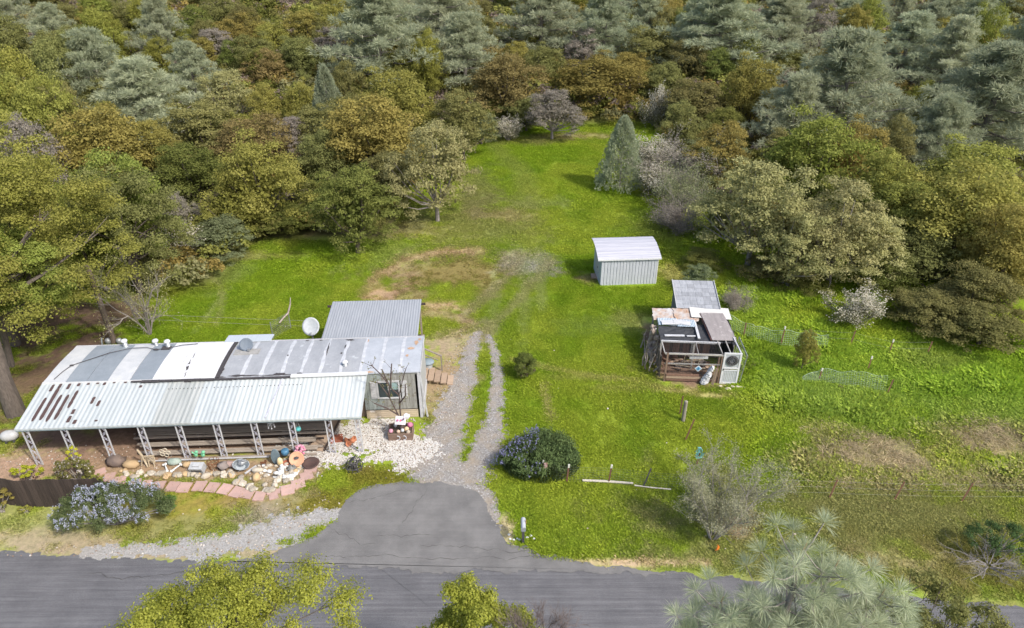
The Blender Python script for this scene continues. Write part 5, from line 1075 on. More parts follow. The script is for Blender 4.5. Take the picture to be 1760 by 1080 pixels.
def mkproto(kind, var):
    rg = np.random.default_rng(hash_(kind) + var * 17); W, H = 8.0, 8.0
    if kind in ('oak', 'dense', 'loose'):
        k = {'oak': 95, 'dense': 120, 'loose': 110}[kind]; base = .03 * H if kind != 'loose' else .05 * H
        C, Rr = crown_points(rg, W, H, base, k, *{'oak': (.12, .27), 'dense': (.1, .22), 'loose': (.1, .21)}[kind], shape='lobed')
        ne = {'oak': 185, 'dense': 150, 'loose': 170}[kind]
        V, T = clump_leaves(C, Rr, ne, {'oak': .155, 'dense': .15, 'loose': .14}[kind], .7, rg, shell=.5 if kind != 'loose' else .3)
        # inner fill so that the crown closes in the middle
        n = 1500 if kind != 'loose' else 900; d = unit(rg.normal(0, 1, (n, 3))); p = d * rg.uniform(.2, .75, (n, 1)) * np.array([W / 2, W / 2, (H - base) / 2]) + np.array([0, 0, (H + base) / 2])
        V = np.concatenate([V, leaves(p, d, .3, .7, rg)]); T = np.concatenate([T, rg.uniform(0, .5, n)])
        crown = quads_mesh('crown_leaves', V, T); wd = wood(C, H, base, rg, .17, 0, 16 if kind == 'loose' else 12, 1 + (var % 2)).mesh('trunk', palebark if kind == 'loose' else bark)
    elif kind == 'pine':
        C = []; Rr = []; n = 46; ntop = 3
        n = 34; n2 = 3
        for i in range(n):
            t = (i + .5) / n; z = H * (.16 + .76 * t ** .9); rr = W / 2 * (1 - max(0, (t - .15) / .85) ** 1.25 * .88) * rg.uniform(.6, 1.12); g = i * 2.4 + rg.uniform(-.3, .3); sc_ = rg.uniform(.75, 1.1) * (1.0 - .45 * t)
            for q in range(3): f = (1.0, .66, .35)[q]; C.append((rr * f * math.cos(g + .12 * q), rr * f * math.sin(g + .12 * q), z + (f - .5) * .07 * H * (1 - t))); Rr.append(.62 * sc_ * (1, 1.05, .8)[q])
        for q in range(4): C.append((rg.normal(0, .5), rg.normal(0, .5), H * rg.uniform(.86, .98))); Rr.append(.4)
        C = np.array(C); Rr = np.array(Rr)
        P = []; Dd = []
        for c, r in zip(C, Rr):
            m = 32; d = unit(rg.normal(0, 1, (m, 3)) * np.array([1, 1, .6]) + np.array([0, 0, .25])); P.append(c + d * r * rg.uniform(.3, 1.25, (m, 1)) * np.array([1.25, 1.25, .7])); Dd.append(unit(d + np.array([0, 0, .5])))
        V, T = needles(np.concatenate(P), np.concatenate(Dd), 10, .42, .036, rg, .75, .45)
        crown = quads_mesh('crown_needles', V, T); mb = MB().tube([(0, 0, -.3), (.1, 0, H * .4), (-.05, .1, H * .95)], [.2, .15, .04], 7)
        for c in C[::3]: c = Vector(c); z = c.z - .3 - .12 * math.hypot(c.x, c.y); mb.tube([(0.03, 0, max(.6, z)), Vector((c.x * .55, c.y * .55, max(.7, z + .1))), c], [.07, .045, .015], 4, False)
        wd = mb.mesh('trunk', palebark)
    elif kind == 'cone':
        m = 2600; t = rg.uniform(0, 1, m) ** 1.15; g = rg.uniform(0, 6.283, m); rr = (1 - t) ** .66 * W / 2 * (1 + .16 * np.sin(g * 5 + t * 20)) * rg.uniform(.65, 1.05, m)
        P = np.stack([rr * np.cos(g), rr * np.sin(g), .05 * H + t * H * .92], 1); Dd = unit(np.stack([np.cos(g), np.sin(g), .7 + 0 * g], 1))
        V, T = needles(P, Dd, 8, .5, .07, rg, .6, .5); V[:, 2] *= 1
        crown = quads_mesh('crown_needles', V, T); mb = MB().tube([(0, 0, -.3), (0, 0, H * .98)], [.18, .02], 7)
        for k in range(60): t_ = k / 60; g_ = k * 2.4; r_ = (1 - t_) ** .8 * W / 2 * .9; mb.tube([(0, 0, .1 + t_ * H * .85), (r_ * math.cos(g_), r_ * math.sin(g_), .4 + t_ * H * .88)], [.04, .01], 4, False)
        wd = mb.mesh('trunk', palebark)
    elif kind in ('blossom', 'grey', 'bare'):
        mb, ends = twigs(rg, {'blossom': 9, 'grey': 12, 'bare': 5}[kind], 4.0 if kind != 'bare' else 4.2, H, .75 if kind != 'bare' else .5, .09 if kind != 'bare' else .12, 3, .0, 4, .9)
        E = np.array([tuple(e) for e in ends]); sc = np.array([W / 2, W / 2, H]) / np.array([np.percentile(np.abs(E[:, 0]), 97), np.percentile(np.abs(E[:, 1]), 97), np.percentile(E[:, 2], 99)])
        mb.v = [tuple(np.array(v) * sc) for v in mb.v]; E = E * sc
        if kind == 'blossom': n = 9; P = np.repeat(E, n, 0) + rg.normal(0, .26, (len(E) * n, 3)); V = leaves(P, unit(rg.normal(0, 1, P.shape) + np.array([0, 0, .8])), .24, .8, rg); T = (rg.uniform(0, 1, len(P)) < np.clip(P[:, 2] / H, .3, .95)).astype(float) * rg.uniform(.7, 1, len(P))
        elif kind == 'grey': n = 12; P = np.repeat(E, n, 0) + rg.normal(0, .3, (len(E) * n, 3)); V = leaves(P, rg.normal(0, 1, P.shape), .2, .45, rg); T = rg.uniform(0, 1, len(P))
        else: n = 6; P = np.repeat(E, n, 0) + rg.normal(0, .3, (len(E) * n, 3)); V = leaves(P, rg.normal(0, 1, P.shape), .13, .6, rg); T = rg.uniform(0, 1, len(P))
        crown = quads_mesh('crown_leaves', V, T); wd = mb.mesh('trunk', palebark)
    return crown, wd
def hash_(s): return sum(ord(c) * (i + 3) for i, c in enumerate(s))
LM = {
 'yellow': leafmat('leaf_yellow_green', (.21, .205, .045), (.37, .35, .10)),
 'lime': leafmat('leaf_spring_green', (.185, .21, .04), (.34, .35, .09)),
 'olive': leafmat('leaf_olive', (.165, .165, .055), (.29, .28, .105)),
 'gold': leafmat('leaf_golden', (.21, .18, .05), (.35, .30, .09), hue=.01),
 'rust': leafmat('leaf_rust', (.195, .15, .06), (.32, .25, .105), hue=.01),
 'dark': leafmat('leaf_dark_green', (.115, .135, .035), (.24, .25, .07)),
 'pale': leafmat('leaf_pale_grey_green', (.30, .29, .12), (.50, .475, .22), hue=.01),
 'pine': leafmat('needle_blue_grey', (.26, .29, .18), (.5, .525, .345), hue=.012),
 'white': leafmat('blossom_white', (.17, .17, .09), (.66, .61, .50), hue=.004, var=.08),
 'grey': leafmat('twig_grey', (.22, .195, .155), (.38, .34, .285), hue=.01),
 'sage': leafmat('leaf_sage', (.16, .185, .09), (.28, .31, .165)),
}
nvar = {'oak': 3, 'dense': 3, 'loose': 2, 'pine': 3, 'cone': 1, 'blossom': 2, 'grey': 2, 'bare': 1}
def getproto(kind, i):
    k = (kind, i % nvar[kind])
    if k not in PROTO: PROTO[k] = mkproto(*k)
    return PROTO[k]
cnt = 0
def plant(name, kind, col, x, y, w_, h_, label, cat='tree', group=None, z=None, parts=('crown', 'trunk')):
    global cnt; cnt += 1
    cm, wm_ = getproto(kind, cnt); z = float(hgt(x, y)) if z is None else z
    t = empty(name, (x, y, z), rnd.uniform(0, 6.28), label, cat, group); t.scale = (w_ / 8, w_ / 8, h_ / 8)
    o = bpy.data.objects.new(parts[0], cm); COL.objects.link(o); o.parent = t
    if len(cm.materials) == 0: cm.materials.append(LM[col])
    o.material_slots[0].link = 'OBJECT'; o.material_slots[0].material = LM[col]
    o = bpy.data.objects.new(parts[1], wm_); COL.objects.link(o); o.parent = t
    return t
NAMES = {'pine': 'pine_tree', 'cone': 'pine_tree', 'blossom': 'flowering_shrub', 'grey': 'grey_shrub', 'bare': 'young_tree', 'oak': 'oak_tree', 'dense': 'oak_tree', 'loose': 'oak_tree'}
# (kind, leaf colour, u, v of the top, distance Y, crown width in px, label)   the base is on the terrain
T_ = [
 # ---- front rows, left
 ('dense', 'dark', 603, 275, 49.6, 152, 'rounded dark green oak on forked trunk at the front edge of the lawn'),
 ('loose', 'pale', 748, 203, 56.3, 158, 'pale leafing oak with open crown left of the grass clearing'),
 ('oak', 'yellow', 445, 222, 54, 165, 'yellow-green oak left of the rounded dark oak'),
 ('oak', 'dark', 325, 235, 60, 140, 'dark bushy tree behind the gap with green undergrowth'),
 ('oak', 'lime', 215, 250, 46, 170, 'bright yellow-green oak right of the giant left hand tree'),
 ('dense', 'sage', 372, 372, 49.5, 108, 'low dense grey-green bush beside the white blossoming shrub'),
 ('blossom', 'white', 287, 393, 48, 75, 'white blossoming shrub at the left end of the lawn'),
 ('bare', 'pale', 228, 415, 37.2, 118, 'thin young tree with misty pale leaves behind the home'),
 ('oak', 'dark', 535, 300, 57, 90, 'dark oak squeezed between the yellow oak and the rounded oak'),
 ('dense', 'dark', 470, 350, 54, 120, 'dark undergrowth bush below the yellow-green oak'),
 ('dense', 'olive', 655, 255, 60, 120, 'olive oak behind the rounded dark oak'),
 ('loose', 'grey', 295, 330, 52, 70, 'grey twiggy bush above the white blossoming shrub'),
 # ---- second rows, left
 ('oak', 'gold', 170, 165, 62, 170, 'golden brown oak between the giant left tree and the pines'),
 ('oak', 'gold', 640, 150, 67, 190, 'large golden oak behind the pale leafing oak'),
 ('oak', 'rust', 440, 188, 66, 150, 'orange-brown oak above the yellow-green oak'),
 ('dense', 'olive', 350, 165, 70, 150, 'olive oak left of the orange-brown oak'),
 ('dense', 'gold', 250, 200, 64, 110, 'small golden oak right of the big golden brown oak'),
 ('oak', 'olive', 560, 210, 65, 110, 'olive crown right of the orange-brown oak'),
 ('oak', 'yellow', 690, 105, 78, 160, 'yellow-green oak at the top of the left hand slope'),
 ('dense', 'olive', 795, 150, 74, 110, 'olive oak directly above the pale leafing oak'),
 ('dense', 'sage', 826, 190, 80, 70, 'grey-green bush at the upper left edge of the clearing'),
 ('loose', 'grey', 500, 195, 70, 80, 'grey-brown bare crown in front of the orange-brown oak'),
 ('blossom', 'white', 873, 202, 82, 42, 'small white flowering shrub at the head of the clearing'),
 ('oak', 'rust', 868, 78, 90, 135, 'rust brown oak left of the head of the clearing'),
 ('oak', 'gold', 1030, 88, 92, 165, 'broad orange-gold oak behind the head of the clearing'),
 ('loose', 'grey', 950, 150, 82, 100, 'small dark trunked tree standing in the head of the clearing'),
 ('dense', 'olive', 905, 160, 86, 90, 'olive bush behind the small dark trunked tree'),
 ('cone', 'pine', 1070, 195, 64.5, 80, 'cone shaped blue-green young pine on the lawn'),
 ('blossom', 'white', 1128, 238, 70, 70, 'white blossoming shrub right of the cone shaped pine'),
 ('blossom', 'white', 1140, 285, 62, 75, 'cream flowering shrub at the foot of the cone shaped pine'),
 ('grey', 'grey', 1185, 235, 64, 110, 'large grey twiggy shrub behind the cream flowering shrub'),
 ('grey', 'sage', 1185, 285, 58, 100, 'sage grey shrub above the flat grey brush'),
 ('grey', 'grey', 1178, 340, 54, 90, 'flat grey brush at the right edge of the clearing'),
 ('dense', 'sage', 1240, 225, 70, 100, 'sage green bush right of the grey twiggy shrub'),
 ('dense', 'olive', 1195, 130, 84, 130, 'olive crown above the grey twiggy shrub'),
 ('blossom', 'white', 1130, 150, 86, 45, 'white flecked shrub right of the broad orange-gold oak'),
 ('oak', 'gold', 1292, 86, 84, 112, 'tall dark gold oak left of the big right hand pine'),
 ('dense', 'dark', 1240, 180, 76, 90, 'dark green bush below the tall dark gold oak'),
 ('oak', 'olive', 1180, 60, 98, 90, 'olive oak with brown flecks below the right hand pines'),
 # ---- right mass
 ('loose', 'pale', 1300, 268, 47, 210, 'pale cream-green oak in front of the right hand wood, above the coop'),
 ('loose', 'pale', 1440, 300, 45, 190, 'pale green oak right of the cream-green oak'),
 ('oak', 'lime', 1395, 180, 58, 190, 'light yellow-green oak topping the right hand wood'),
 ('oak', 'gold', 1470, 195, 60, 110, 'orange-gold oak behind the light yellow-green oak'),
 ('oak', 'yellow', 1500, 250, 52, 150, 'yellow oak between the pale oaks and the broad golden oak'),
 ('oak', 'yellow', 1655, 270, 47, 235, 'broad golden-green oak filling the right hand wood'),
 ('oak', 'yellow', 1680, 232, 54, 200, 'yellow-green oak crowning the far right wood'),
 ('oak', 'gold', 1740, 340, 42, 170, 'golden oak at the right edge of the photo'),
 ('dense', 'olive', 1590, 400, 44, 150, 'olive bush below the broad golden-green oak'),
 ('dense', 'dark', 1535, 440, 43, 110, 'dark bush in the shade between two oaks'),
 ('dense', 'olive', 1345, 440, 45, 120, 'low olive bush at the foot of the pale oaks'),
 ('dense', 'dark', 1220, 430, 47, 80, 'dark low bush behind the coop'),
 ('dense', 'olive', 1640, 508, 37.5, 140, 'brownish green thicket left of the far right bushes'),
 ('dense', 'olive', 1720, 530, 36, 150, 'brownish thicket bush nearest the right edge'),
 ('dense', 'olive', 1700, 450, 39, 150, 'olive-bronze bush above the right hand thicket'),
 ('dense', 'olive', 1590, 500, 39, 90, 'small olive bush between the white shrub and the thicket'),
 ('blossom', 'white', 1494, 500, 38.5, 82, 'white flowering shrub standing alone in the tall grass'),
 ('grey', 'grey', 1285, 497, 40.5, 50, 'small pale twiggy shrub right of the coop'),
 ('dense', 'sage', 1210, 455, 43, 60, 'grey-green bush touching the back of the coop'),
 ('dense', 'yellow', 1403, 566, 33.3, 42, 'small round bush at the end of the pale netting'),
 ('oak', 'olive', 1250, 320, 52, 90, 'olive bush left of the pale cream-green oak'),
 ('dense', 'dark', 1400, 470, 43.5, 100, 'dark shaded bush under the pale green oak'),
 ('oak', 'yellow', 1560, 300, 49, 150, 'yellow-green oak closing the gap between pale oaks and golden oak'),
 ('loose', 'pale', 1370, 350, 43.5, 150, 'short pale oak in front of the two pale oaks'),
 ('loose', 'pale', 1500, 360, 44, 140, 'pale leafing oak right of the pair of pale oaks'),
 ('oak', 'yellow', 400, 300, 52, 110, 'yellow-green bushy oak behind the sage bush'),
 ('oak', 'lime', 150, 290, 43, 120, 'lime oak tucked behind the giant left hand tree'),
 # ---- pines
 ('pine', 'pine', 178, 36, 86, 120, 'blue-grey pine at the upper left, left one of a pair'),
 ('pine', 'pine', 250, 92, 78, 165, 'broad blue-grey pine at the upper left, right one of a pair'),
 ('pine', 'pine', 337, 62, 90, 85, 'small round-topped blue-grey pine right of the broad pine'),
 ('pine', 'pine', 290, -15, 105, 80, 'blue-grey pine cut off by the top edge, upper left'),
 ('cone', 'pine', 566, 108, 78, 58, 'small pale blue-green pine in the middle of the oaks'),
 ('pine', 'pine', 655, -40, 97, 160, 'dark blue-grey pine with drooping limbs at top centre left'),
 ('pine', 'pine', 800, 10, 98, 120, 'grey-green pine right of the drooping limbed pine'),
 ('pine', 'pine', 760, -60, 112, 120, 'pine behind the two top centre pines'),
 ('pine', 'pine', 930, -50, 110, 130, 'grey-green pine at the top centre of the photo'),
 ('pine', 'pine', 1035, -30, 106, 110, 'grey pine right of the top centre, above the gold oak'),
 ('pine', 'pine', 1230, -30, 102, 160, 'broad grey-green pine above the tall dark gold oak'),
 ('pine', 'pine', 1330, -20, 106, 120, 'pine between the broad pine and the big right hand pine'),
 ('pine', 'pine', 1440, 32, 76, 190, 'big pale blue-green pine in the upper right of the wood'),
 ('pine', 'pine', 1360, 120, 73, 110, 'lower pine limb mass left of the big right hand pine'),
 ('pine', 'pine', 1545, 10, 98, 120, 'pine with bare grey twigs right of the big pine'),
 ('pine', 'pine', 1690, 55, 72, 210, 'huge blue-green pine at the far upper right'),
 ('pine', 'pine', 1620, 20, 92, 110, 'grey-green pine left behind the huge far right pine'),
 ('pine', 'pine', 1745, 0, 88, 110, 'pine cut off by the upper right corner'),
 ('pine', 'pine', 1610, 150, 66, 120, 'dark shaded pine left of the huge far right pine'),
 ('oak', 'lime', 1570, 130, 76, 70, 'narrow bright yellow-green oak between two big pines'),
 ('oak', 'lime', 1670, -5, 100, 70, 'yellow-green oak crown at the top right edge'),
 ('loose', 'grey', 1390, -20, 108, 70, 'brown bare crown at the top edge right'),
 # ---- far left and top
 ('oak', 'lime', 40, 70, 72, 140, 'yellow-green oak at the left edge below the top left corner'),
 ('oak', 'yellow', 90, 110, 66, 120, 'yellow oak left of the blue-grey pine pair'),
 ('oak', 'olive', 110, 45, 84, 100, 'olive oak left of the tall left pine'),
 ('loose', 'grey', 60, 190, 56, 130, 'grey-mauve crown above the giant left hand tree'),
 ('oak', 'lime', 10, 135, 62, 120, 'light green oak on the left edge above the giant tree'),
 ('oak', 'olive', 20, 5, 96, 110, 'olive oak in the top left corner'),
 ('oak', 'lime', 195, 5, 102, 80, 'yellow-green oak at the top edge left of the cut off pine'),
 ('oak', 'lime', 280, 55, 98, 60, 'small bright green oak between the left pines'),
 ('dense', 'olive', 120, 130, 70, 90, 'grey-olive oak in front of the tall left pine'),
 ('loose', 'pale', 390, 115, 84, 110, 'pale grey-green oak right of the small round-topped pine'),
 ('oak', 'yellow', 455, 135, 82, 70, 'small yellow oak right of the pale grey-green oak'),
 ('loose', 'grey', 375, 45, 104, 80, 'mauve-brown bare oak near the top left'),
 ('oak', 'dark', 405, 65, 100, 50, 'small dark green bush in the upper scrub'),
 ('oak', 'gold', 420, 15, 110, 90, 'golden brown scrub oak at the top, left part'),
 ('oak', 'yellow', 470, 30, 106, 80, 'olive-yellow scrub oak at the top, left of centre'),
 ('oak', 'rust', 460, 80, 96, 80, 'rusty scrub oak in the upper slope'),
 ('dense', 'olive', 525, 60, 98, 80, 'olive scrub oak left of the drooping limbed pine'),
 ('dense', 'gold', 530, 10, 110, 80, 'brown-gold scrub oak at the top edge left of the drooping pine'),
 ('loose', 'grey', 575, 40, 104, 70, 'bare grey scrub beside the drooping limbed pine'),
 ('oak', 'olive', 595, 90, 86, 70, 'grey-olive oak above the small pale pine'),
 ('oak', 'yellow', 520, 130, 82, 70, 'yellow-olive oak left of the small pale pine'),
 ('oak', 'dark', 345, 5, 112, 80, 'dark oak at the top edge right of the cut off pine'),
 ('oak', 'lime', 737, 40, 94, 42, 'small yellow-green crown between the two top centre pines'),
 ('oak', 'olive', 935, 70, 98, 80, 'dark olive oak between the rust oak and the gold oak'),
 ('loose', 'grey', 1000, 42, 104, 80, 'brown bare crown above the broad orange-gold oak'),
 ('oak', 'olive', 1110, 35, 104, 110, 'rounded olive oak right of the top centre'),
 ('oak', 'gold', 1120, -30, 116, 100, 'dark gold oak at the top edge right of centre'),
 ('oak', 'olive', 1140, 100, 92, 80, 'green oak right of the broad orange-gold oak'),
 ('oak', 'dark', 1160, 10, 112, 60, 'dark green oak at the top edge left of the broad pine'),
 ('oak', 'gold', 1450, 0, 110, 70, 'gold oak peeping between pines at the top right'),
 ('oak', 'olive', 1530, 190, 64, 80, 'olive crown below the narrow bright oak'),
 ('dense', 'olive', 1350, 215, 66, 90, 'olive crown left behind the light yellow-green oak'),
 ('oak', 'olive', 590, 150, 74, 80, 'olive oak right below the small pale pine'),
]
for (kind, col, u, vt, Y, wpx, lab) in T_:
    X = (u - 880) / FPX * (Y * math.cos(PITCH) + (CAM_H - 4) * math.sin(PITCH)); g = float(hgt(X, Y))
    ztop = v2z(vt, Y); h_ = max(.9, (ztop - g) * 1.0); d_m = wpx / ppm(Y, g + h_ * .6)
    d_m = max(d_m, .5 * h_) if kind in ('oak', 'dense', 'cone') else d_m
    small = kind in ('blossom', 'grey') or h_ < 3.4
    nm = NAMES[kind] if not (small and kind in ('dense', 'oak')) else 'bush'
    y0 = Y + (d_m * .25 if not small else 0)
    plant(nm, kind, col, X, Y, d_m * {'cone': 1.0, 'pine': 1.38}.get(kind, 1.1), h_ * .97, lab, 'shrub' if small else 'tree', None)
# trees deeper in the wood that only show between the others: too alike to single out
k = 0
for i in range(400):
    if k >= 150: break
    Y = rnd.uniform(60, 165) if i < 180 else rnd.uniform(96, 150); X = rnd.uniform(-.72, .72) * (Y * .866 + 10) ; g = float(hgt(X, Y))
    if Y < 92 and -14 < X < 18: continue
    if 20 < X and Y < 90: continue
    if Y < 105 and rnd.random() < .35: continue
    hgh = rnd.uniform(4.5, 7) * (1 if Y < 105 else 1.2)
    if Y > 104 and ((X > 5 and rnd.random() < .55) or rnd.random() < .1): plant('pine_tree', 'pine', 'pine', X, Y, rnd.uniform(6.5, 9), hgh * 1.35, 'blue-grey pine deep in the wood, showing only between larger trees', 'tree', 'background pines deep in the wood')
    else:
        c_ = rnd.choice(['olive', 'dark', 'gold', 'yellow', 'olive', 'lime']); plant('oak_tree', rnd.choice(['oak', 'dense', 'oak']), c_, X, Y, rnd.uniform(5.5, 8), hgh, {'olive': 'dull olive', 'dark': 'dark green', 'gold': 'golden brown', 'yellow': 'yellowish', 'lime': 'light green'}[c_] + ' oak deep in the wood, showing only between larger trees', 'tree', {'olive': 'olive', 'dark': 'dark green', 'gold': 'golden', 'yellow': 'yellowish', 'lime': 'light green'}[c_] + ' oaks deep in the wood')
    k += 1

# ---- the giant tree at the left edge, close to the home
def bigtree(name, loc, W, H, base, k, rl, rh, ne, leaf, col, label, trunk_pts, tr, nl, seed, off=(0, 0), shell=.35, dens=1, tw=.5):
    rg = np.random.default_rng(seed); C, Rr = crown_points(rg, W, H, base, k, rl, rh, shape='lobed'); C[:, 0] += off[0]; C[:, 1] += off[1]
    V, T = clump_leaves(C, Rr, ne, leaf, .7, rg, shell=shell, flat=.8)
    t = empty(name, loc, 0, label, 'tree'); link('crown', quads_mesh('crown_leaves', V, T, LM[col]), None, t)
    mb = MB().tube(trunk_pts, tr, 10); top = Vector(trunk_pts[-1])
    for i in rg.permutation(k)[:nl]:
        c = Vector(C[i]); a = Vector(trunk_pts[-2]).lerp(top, rg.uniform(.2, 1)); m = a.lerp(c, .5) + Vector((rg.uniform(-.4, .4), rg.uniform(-.4, .4), rg.uniform(-.3, .3)))
        mb.tube([a, m, c], [tr[-1] * .6, tr[-1] * .3, tr[-1] * .08], 5, False)
        for q in range(3): e = c + Vector((rg.normal(0, .5), rg.normal(0, .5), rg.normal(0, .3))) * min(1, W / 12); mb.tube([m.lerp(c, .6), e], [tr[-1] * .12, .01], 4, False)
    mb.build('trunk', bark, t); return t
tx, ty = at(28, 712)
bigtree('giant_oak', (tx, ty, 0), 13.0, 12.8, 3.4, 230, .08, .17, 360, .12, 'lime', 'giant yellow-green oak at the left edge leaning over the home', [(0, 0, -.2), (-.15, .3, 2.0), (-.3, .9, 4.5), (-.2, 1.6, 7.5)], [.5, .42, .36, .28], 18, 5, (-1.3, 5.2))
bigtree('oak_tree', (-27.6, 32.8, 0), 6.4, 9.0, 3.4, 120, .1, .2, 300, .11, 'lime', 'low leafy oak half hiding the giant trunk at the left edge', [(-2.2, 0.8, -.2), (-1.6, .6, 2.5), (-.3, 0, 5.5)], [.2, .17, .12], 20, 9)
bigtree('oak_tree', (-31, 36, 0), 10, 8, .5, 110, .1, .2, 300, .13, 'lime', 'low yellow-green oak under the giant tree at the left edge', [(0, 0, -.2), (0, 0, 1.5), (0, 0, 4)], [.3, .25, .2], 20, 8)
bigtree('oak_tree', (-26.5, 43, 0), 9.5, 9.5, .5, 110, .1, .2, 300, .13, 'olive', 'olive oak standing behind the utility pole', [(0, 0, -.2), (0, 0, 2), (0, 0, 5)], [.3, .25, .2], 20, 18)
bigtree('oak_tree', (-36, 44, 0), 13, 12.5, 1.0, 120, .1, .18, 300, .15, 'yellow', 'tall yellowish oak on the left edge behind the giant tree', [(0, 0, -.2), (0, 0, 3), (0, 0, 7)], [.3, .25, .2], 20, 28)
# ---- trees in front of the camera side of the road, seen from above
LM['near'] = leafmat('leaf_near_oak', (.2, .22, .03), (.42, .43, .085), var=.03, hue=.002)
bigtree('oak_tree', (-6.1, 8.2, 0), 6.2, 11.45, 7.8, 200, .07, .16, 560, .05, 'near', 'yellow-green oak crown at the bottom edge, left of centre', [(0, 0, -.2), (.2, 0, 4), (0, .1, 8.5), (0, 0, 10.2)], [.28, .22, .15, .07], 60, 41, (0, .3), .2)
bigtree('oak_tree', (-.55, 8.2, 0), 2.9, 12.1, 9.2, 90, .1, .2, 520, .048, 'near', 'small bright green oak crown at the bottom centre', [(.3, 0, -.2), (.3, 0, 4), (0, 0, 9.5), (-.3, 0, 10.8)], [.2, .16, .1, .04], 24, 43, (-.35, .1), .2)
bigtree('oak_tree', (8.9, 9.6, 0), 3.2, 10.4, 7.0, 70, .09, .18, 420, .05, 'olive', 'sprawling olive-yellow oak in the bottom right corner', [(.6, 0, -.2), (.6, 0, 4), (.2, 0, 7.5), (0, 0, 8.8)], [.2, .16, .1, .04], 40, 47, (.6, .1), .1)
rg = np.random.default_rng(77)
mb, ends = twigs(rg, 14, .42, 1, 1.0, .014, 3, 0, 6, .45)
for k in range(len(mb.v)): pass
t = empty('dead_branch', (.55, 8.05, 11.2), .2, 'dark bare twig tangle right of the small green crown at the bottom', 'branches'); mb.build('twigs', M('dead_twig', (.12, .09, .08), (.2, .16, .15), .9, 6), t)
MB().tube([(0, 0, .1), (-.35, .15, -.6), (-.4, .1, -3), (-.3, .1, -11.3)], [.03, .05, .1, .16], 7).build('trunk', bark, t)
# ---- foreground pine of long needles
rg = np.random.default_rng(91)
fp = empty('pine_tree', (4.6, 7.2, 0), 0, 'large long needled pine seen from above at the bottom right', 'tree')
mb = MB(); TT = []; TD = []
leaders = [((4.9 - 4.6, .75, 13.85), 1.0), ((.9, .7, 13.5), .8), ((-.95, .6, 12.7), .8), ((1.8, .6, 12.9), .8), ((-1.45, 0.1, 12.1), .8), ((1.5, .1, 12.8), .7), ((-.3, .1, 12.6), .8), ((.6, -.2, 12.9), .7), ((2.5, .1, 12.1), .7), ((-.75, -.5, 12.0), .7), ((2.0, -.4, 12.2), .7), ((.3, -.7, 12.4), .7)]
mb.tube([(0, 0, -.2), (0, .1, 6), (.05, .3, 11), (.3, .72, 13.7)], [.3, .2, .09, .02], 9)
for (p, s) in leaders:
    p = Vector(p); a = Vector((.05, .3, 10.3 + rg.uniform(-.5, .8))); m = a.lerp(p, .55) - Vector((0, 0, .35)); mb.tube([a, m, p], [.07, .045, .02], 6, False)
    TT.append(p); TD.append((0, 0, 1))
    for k in range(int(30 * s)):
        t_ = .15 + .85 * k / (30 * s); q = (m.lerp(p, (t_ - .5) * 2) if t_ > .5 else a.lerp(m, t_ * 2)); g = k * 2.4 + rg.uniform(-.4, .4); L = (.35 + .75 * (1 - t_)) * s * rg.uniform(.8, 1.2) + .2
        e = q + Vector((L * math.cos(g), L * math.sin(g), .25 + .25 * L)); mm = q.lerp(e, .5) - Vector((0, 0, .08)); mb.tube([q, mm, e], [.022, .014, .008], 4, False)
        TT.append(e); TD.append(unit(np.array([math.cos(g) * .6, math.sin(g) * .6, .8]))); 
        if rg.random() < .6: TT.append(q.lerp(e, .55)); TD.append(unit(np.array([math.cos(g + 1), math.sin(g + 1), .8])))
V, T = needles(np.array([tuple(p) for p in TT]), np.array([tuple(d) for d in TD]), 150, .31, .0068, rg, .8, .26)
link('crown', quads_mesh('crown_needles', V, T, leafmat('needle_fresh', (.27, .31, .19), (.53, .57, .40), trans=.42)), None, fp)
mb.build('trunk', palebark, fp)
cn = MB()
for k in (0, 1, 2, 3, 4, 6): p = TT[0] if k == 0 else Vector(leaders[k][0]); cn.tube([p, p + Vector((.02, 0, .14))], [.012, .006], 4)
tag(cn.build('bud', M('pale_bud', (.5, .36, .22)), fp), kind='stuff')

# ---- shrubs near the home and along the fence
def shrub(name, loc, W, D_, H, n, leaf, col, label, seed, cat='shrub', flowers=None, stems=10, k=26, asp=.5, upright=False, rl=.2, rh=.36):
    rg = np.random.default_rng(seed); C, Rr = crown_points(rg, 2, H, 0.05, k, rl, rh, 'ball' if upright else 'dome'); C[:, 0] *= W / 2; C[:, 1] *= D_ / 2
    V, T = clump_leaves(C, Rr * min(W, D_) / 2, n, leaf, asp, rg, shell=.3, flat=.9)
    t = empty(name, loc, 0, label, cat); mt = LM[col] if isinstance(col, str) else col
    link('foliage', quads_mesh('foliage', V, T, mt), None, t)
    if flowers:
        fm, cnt_, fs, fz = flowers; P = []
        d = unit(rg.normal(0, 1, (cnt_, 3))); ci = rg.integers(0, len(C), cnt_); d[:, 2] = np.abs(d[:, 2]); P = C[ci] + d * (Rr[ci] * min(W, D_) / 2)[:, None] * 1.08
        P = P[fz(P)]; PP = np.repeat(P, 7, 0) + rg.normal(0, 1, (len(P) * 7, 3)) * np.array([.022, .022, .05])
        link('flowers', quads_mesh('flowers', leaves(PP, rg.normal(0, 1, PP.shape), fs, .9, rg), rg.uniform(0, 1, len(PP)), fm), None, t)
    mb = MB()
    for i in range(stems): c = C[rg.integers(0, len(C))]; mb.tube([(rg.uniform(-.15, .15), rg.uniform(-.1, .1), 0), Vector(c) * .5 + Vector((0, 0, .05)), c], [.03, .02, .008], 4, False)
    mb.build('stems', palebark, t); return t
blue = leafmat('flower_blue', (.2, .21, .28), (.42, .44, .5), trans=.2, hue=.003)
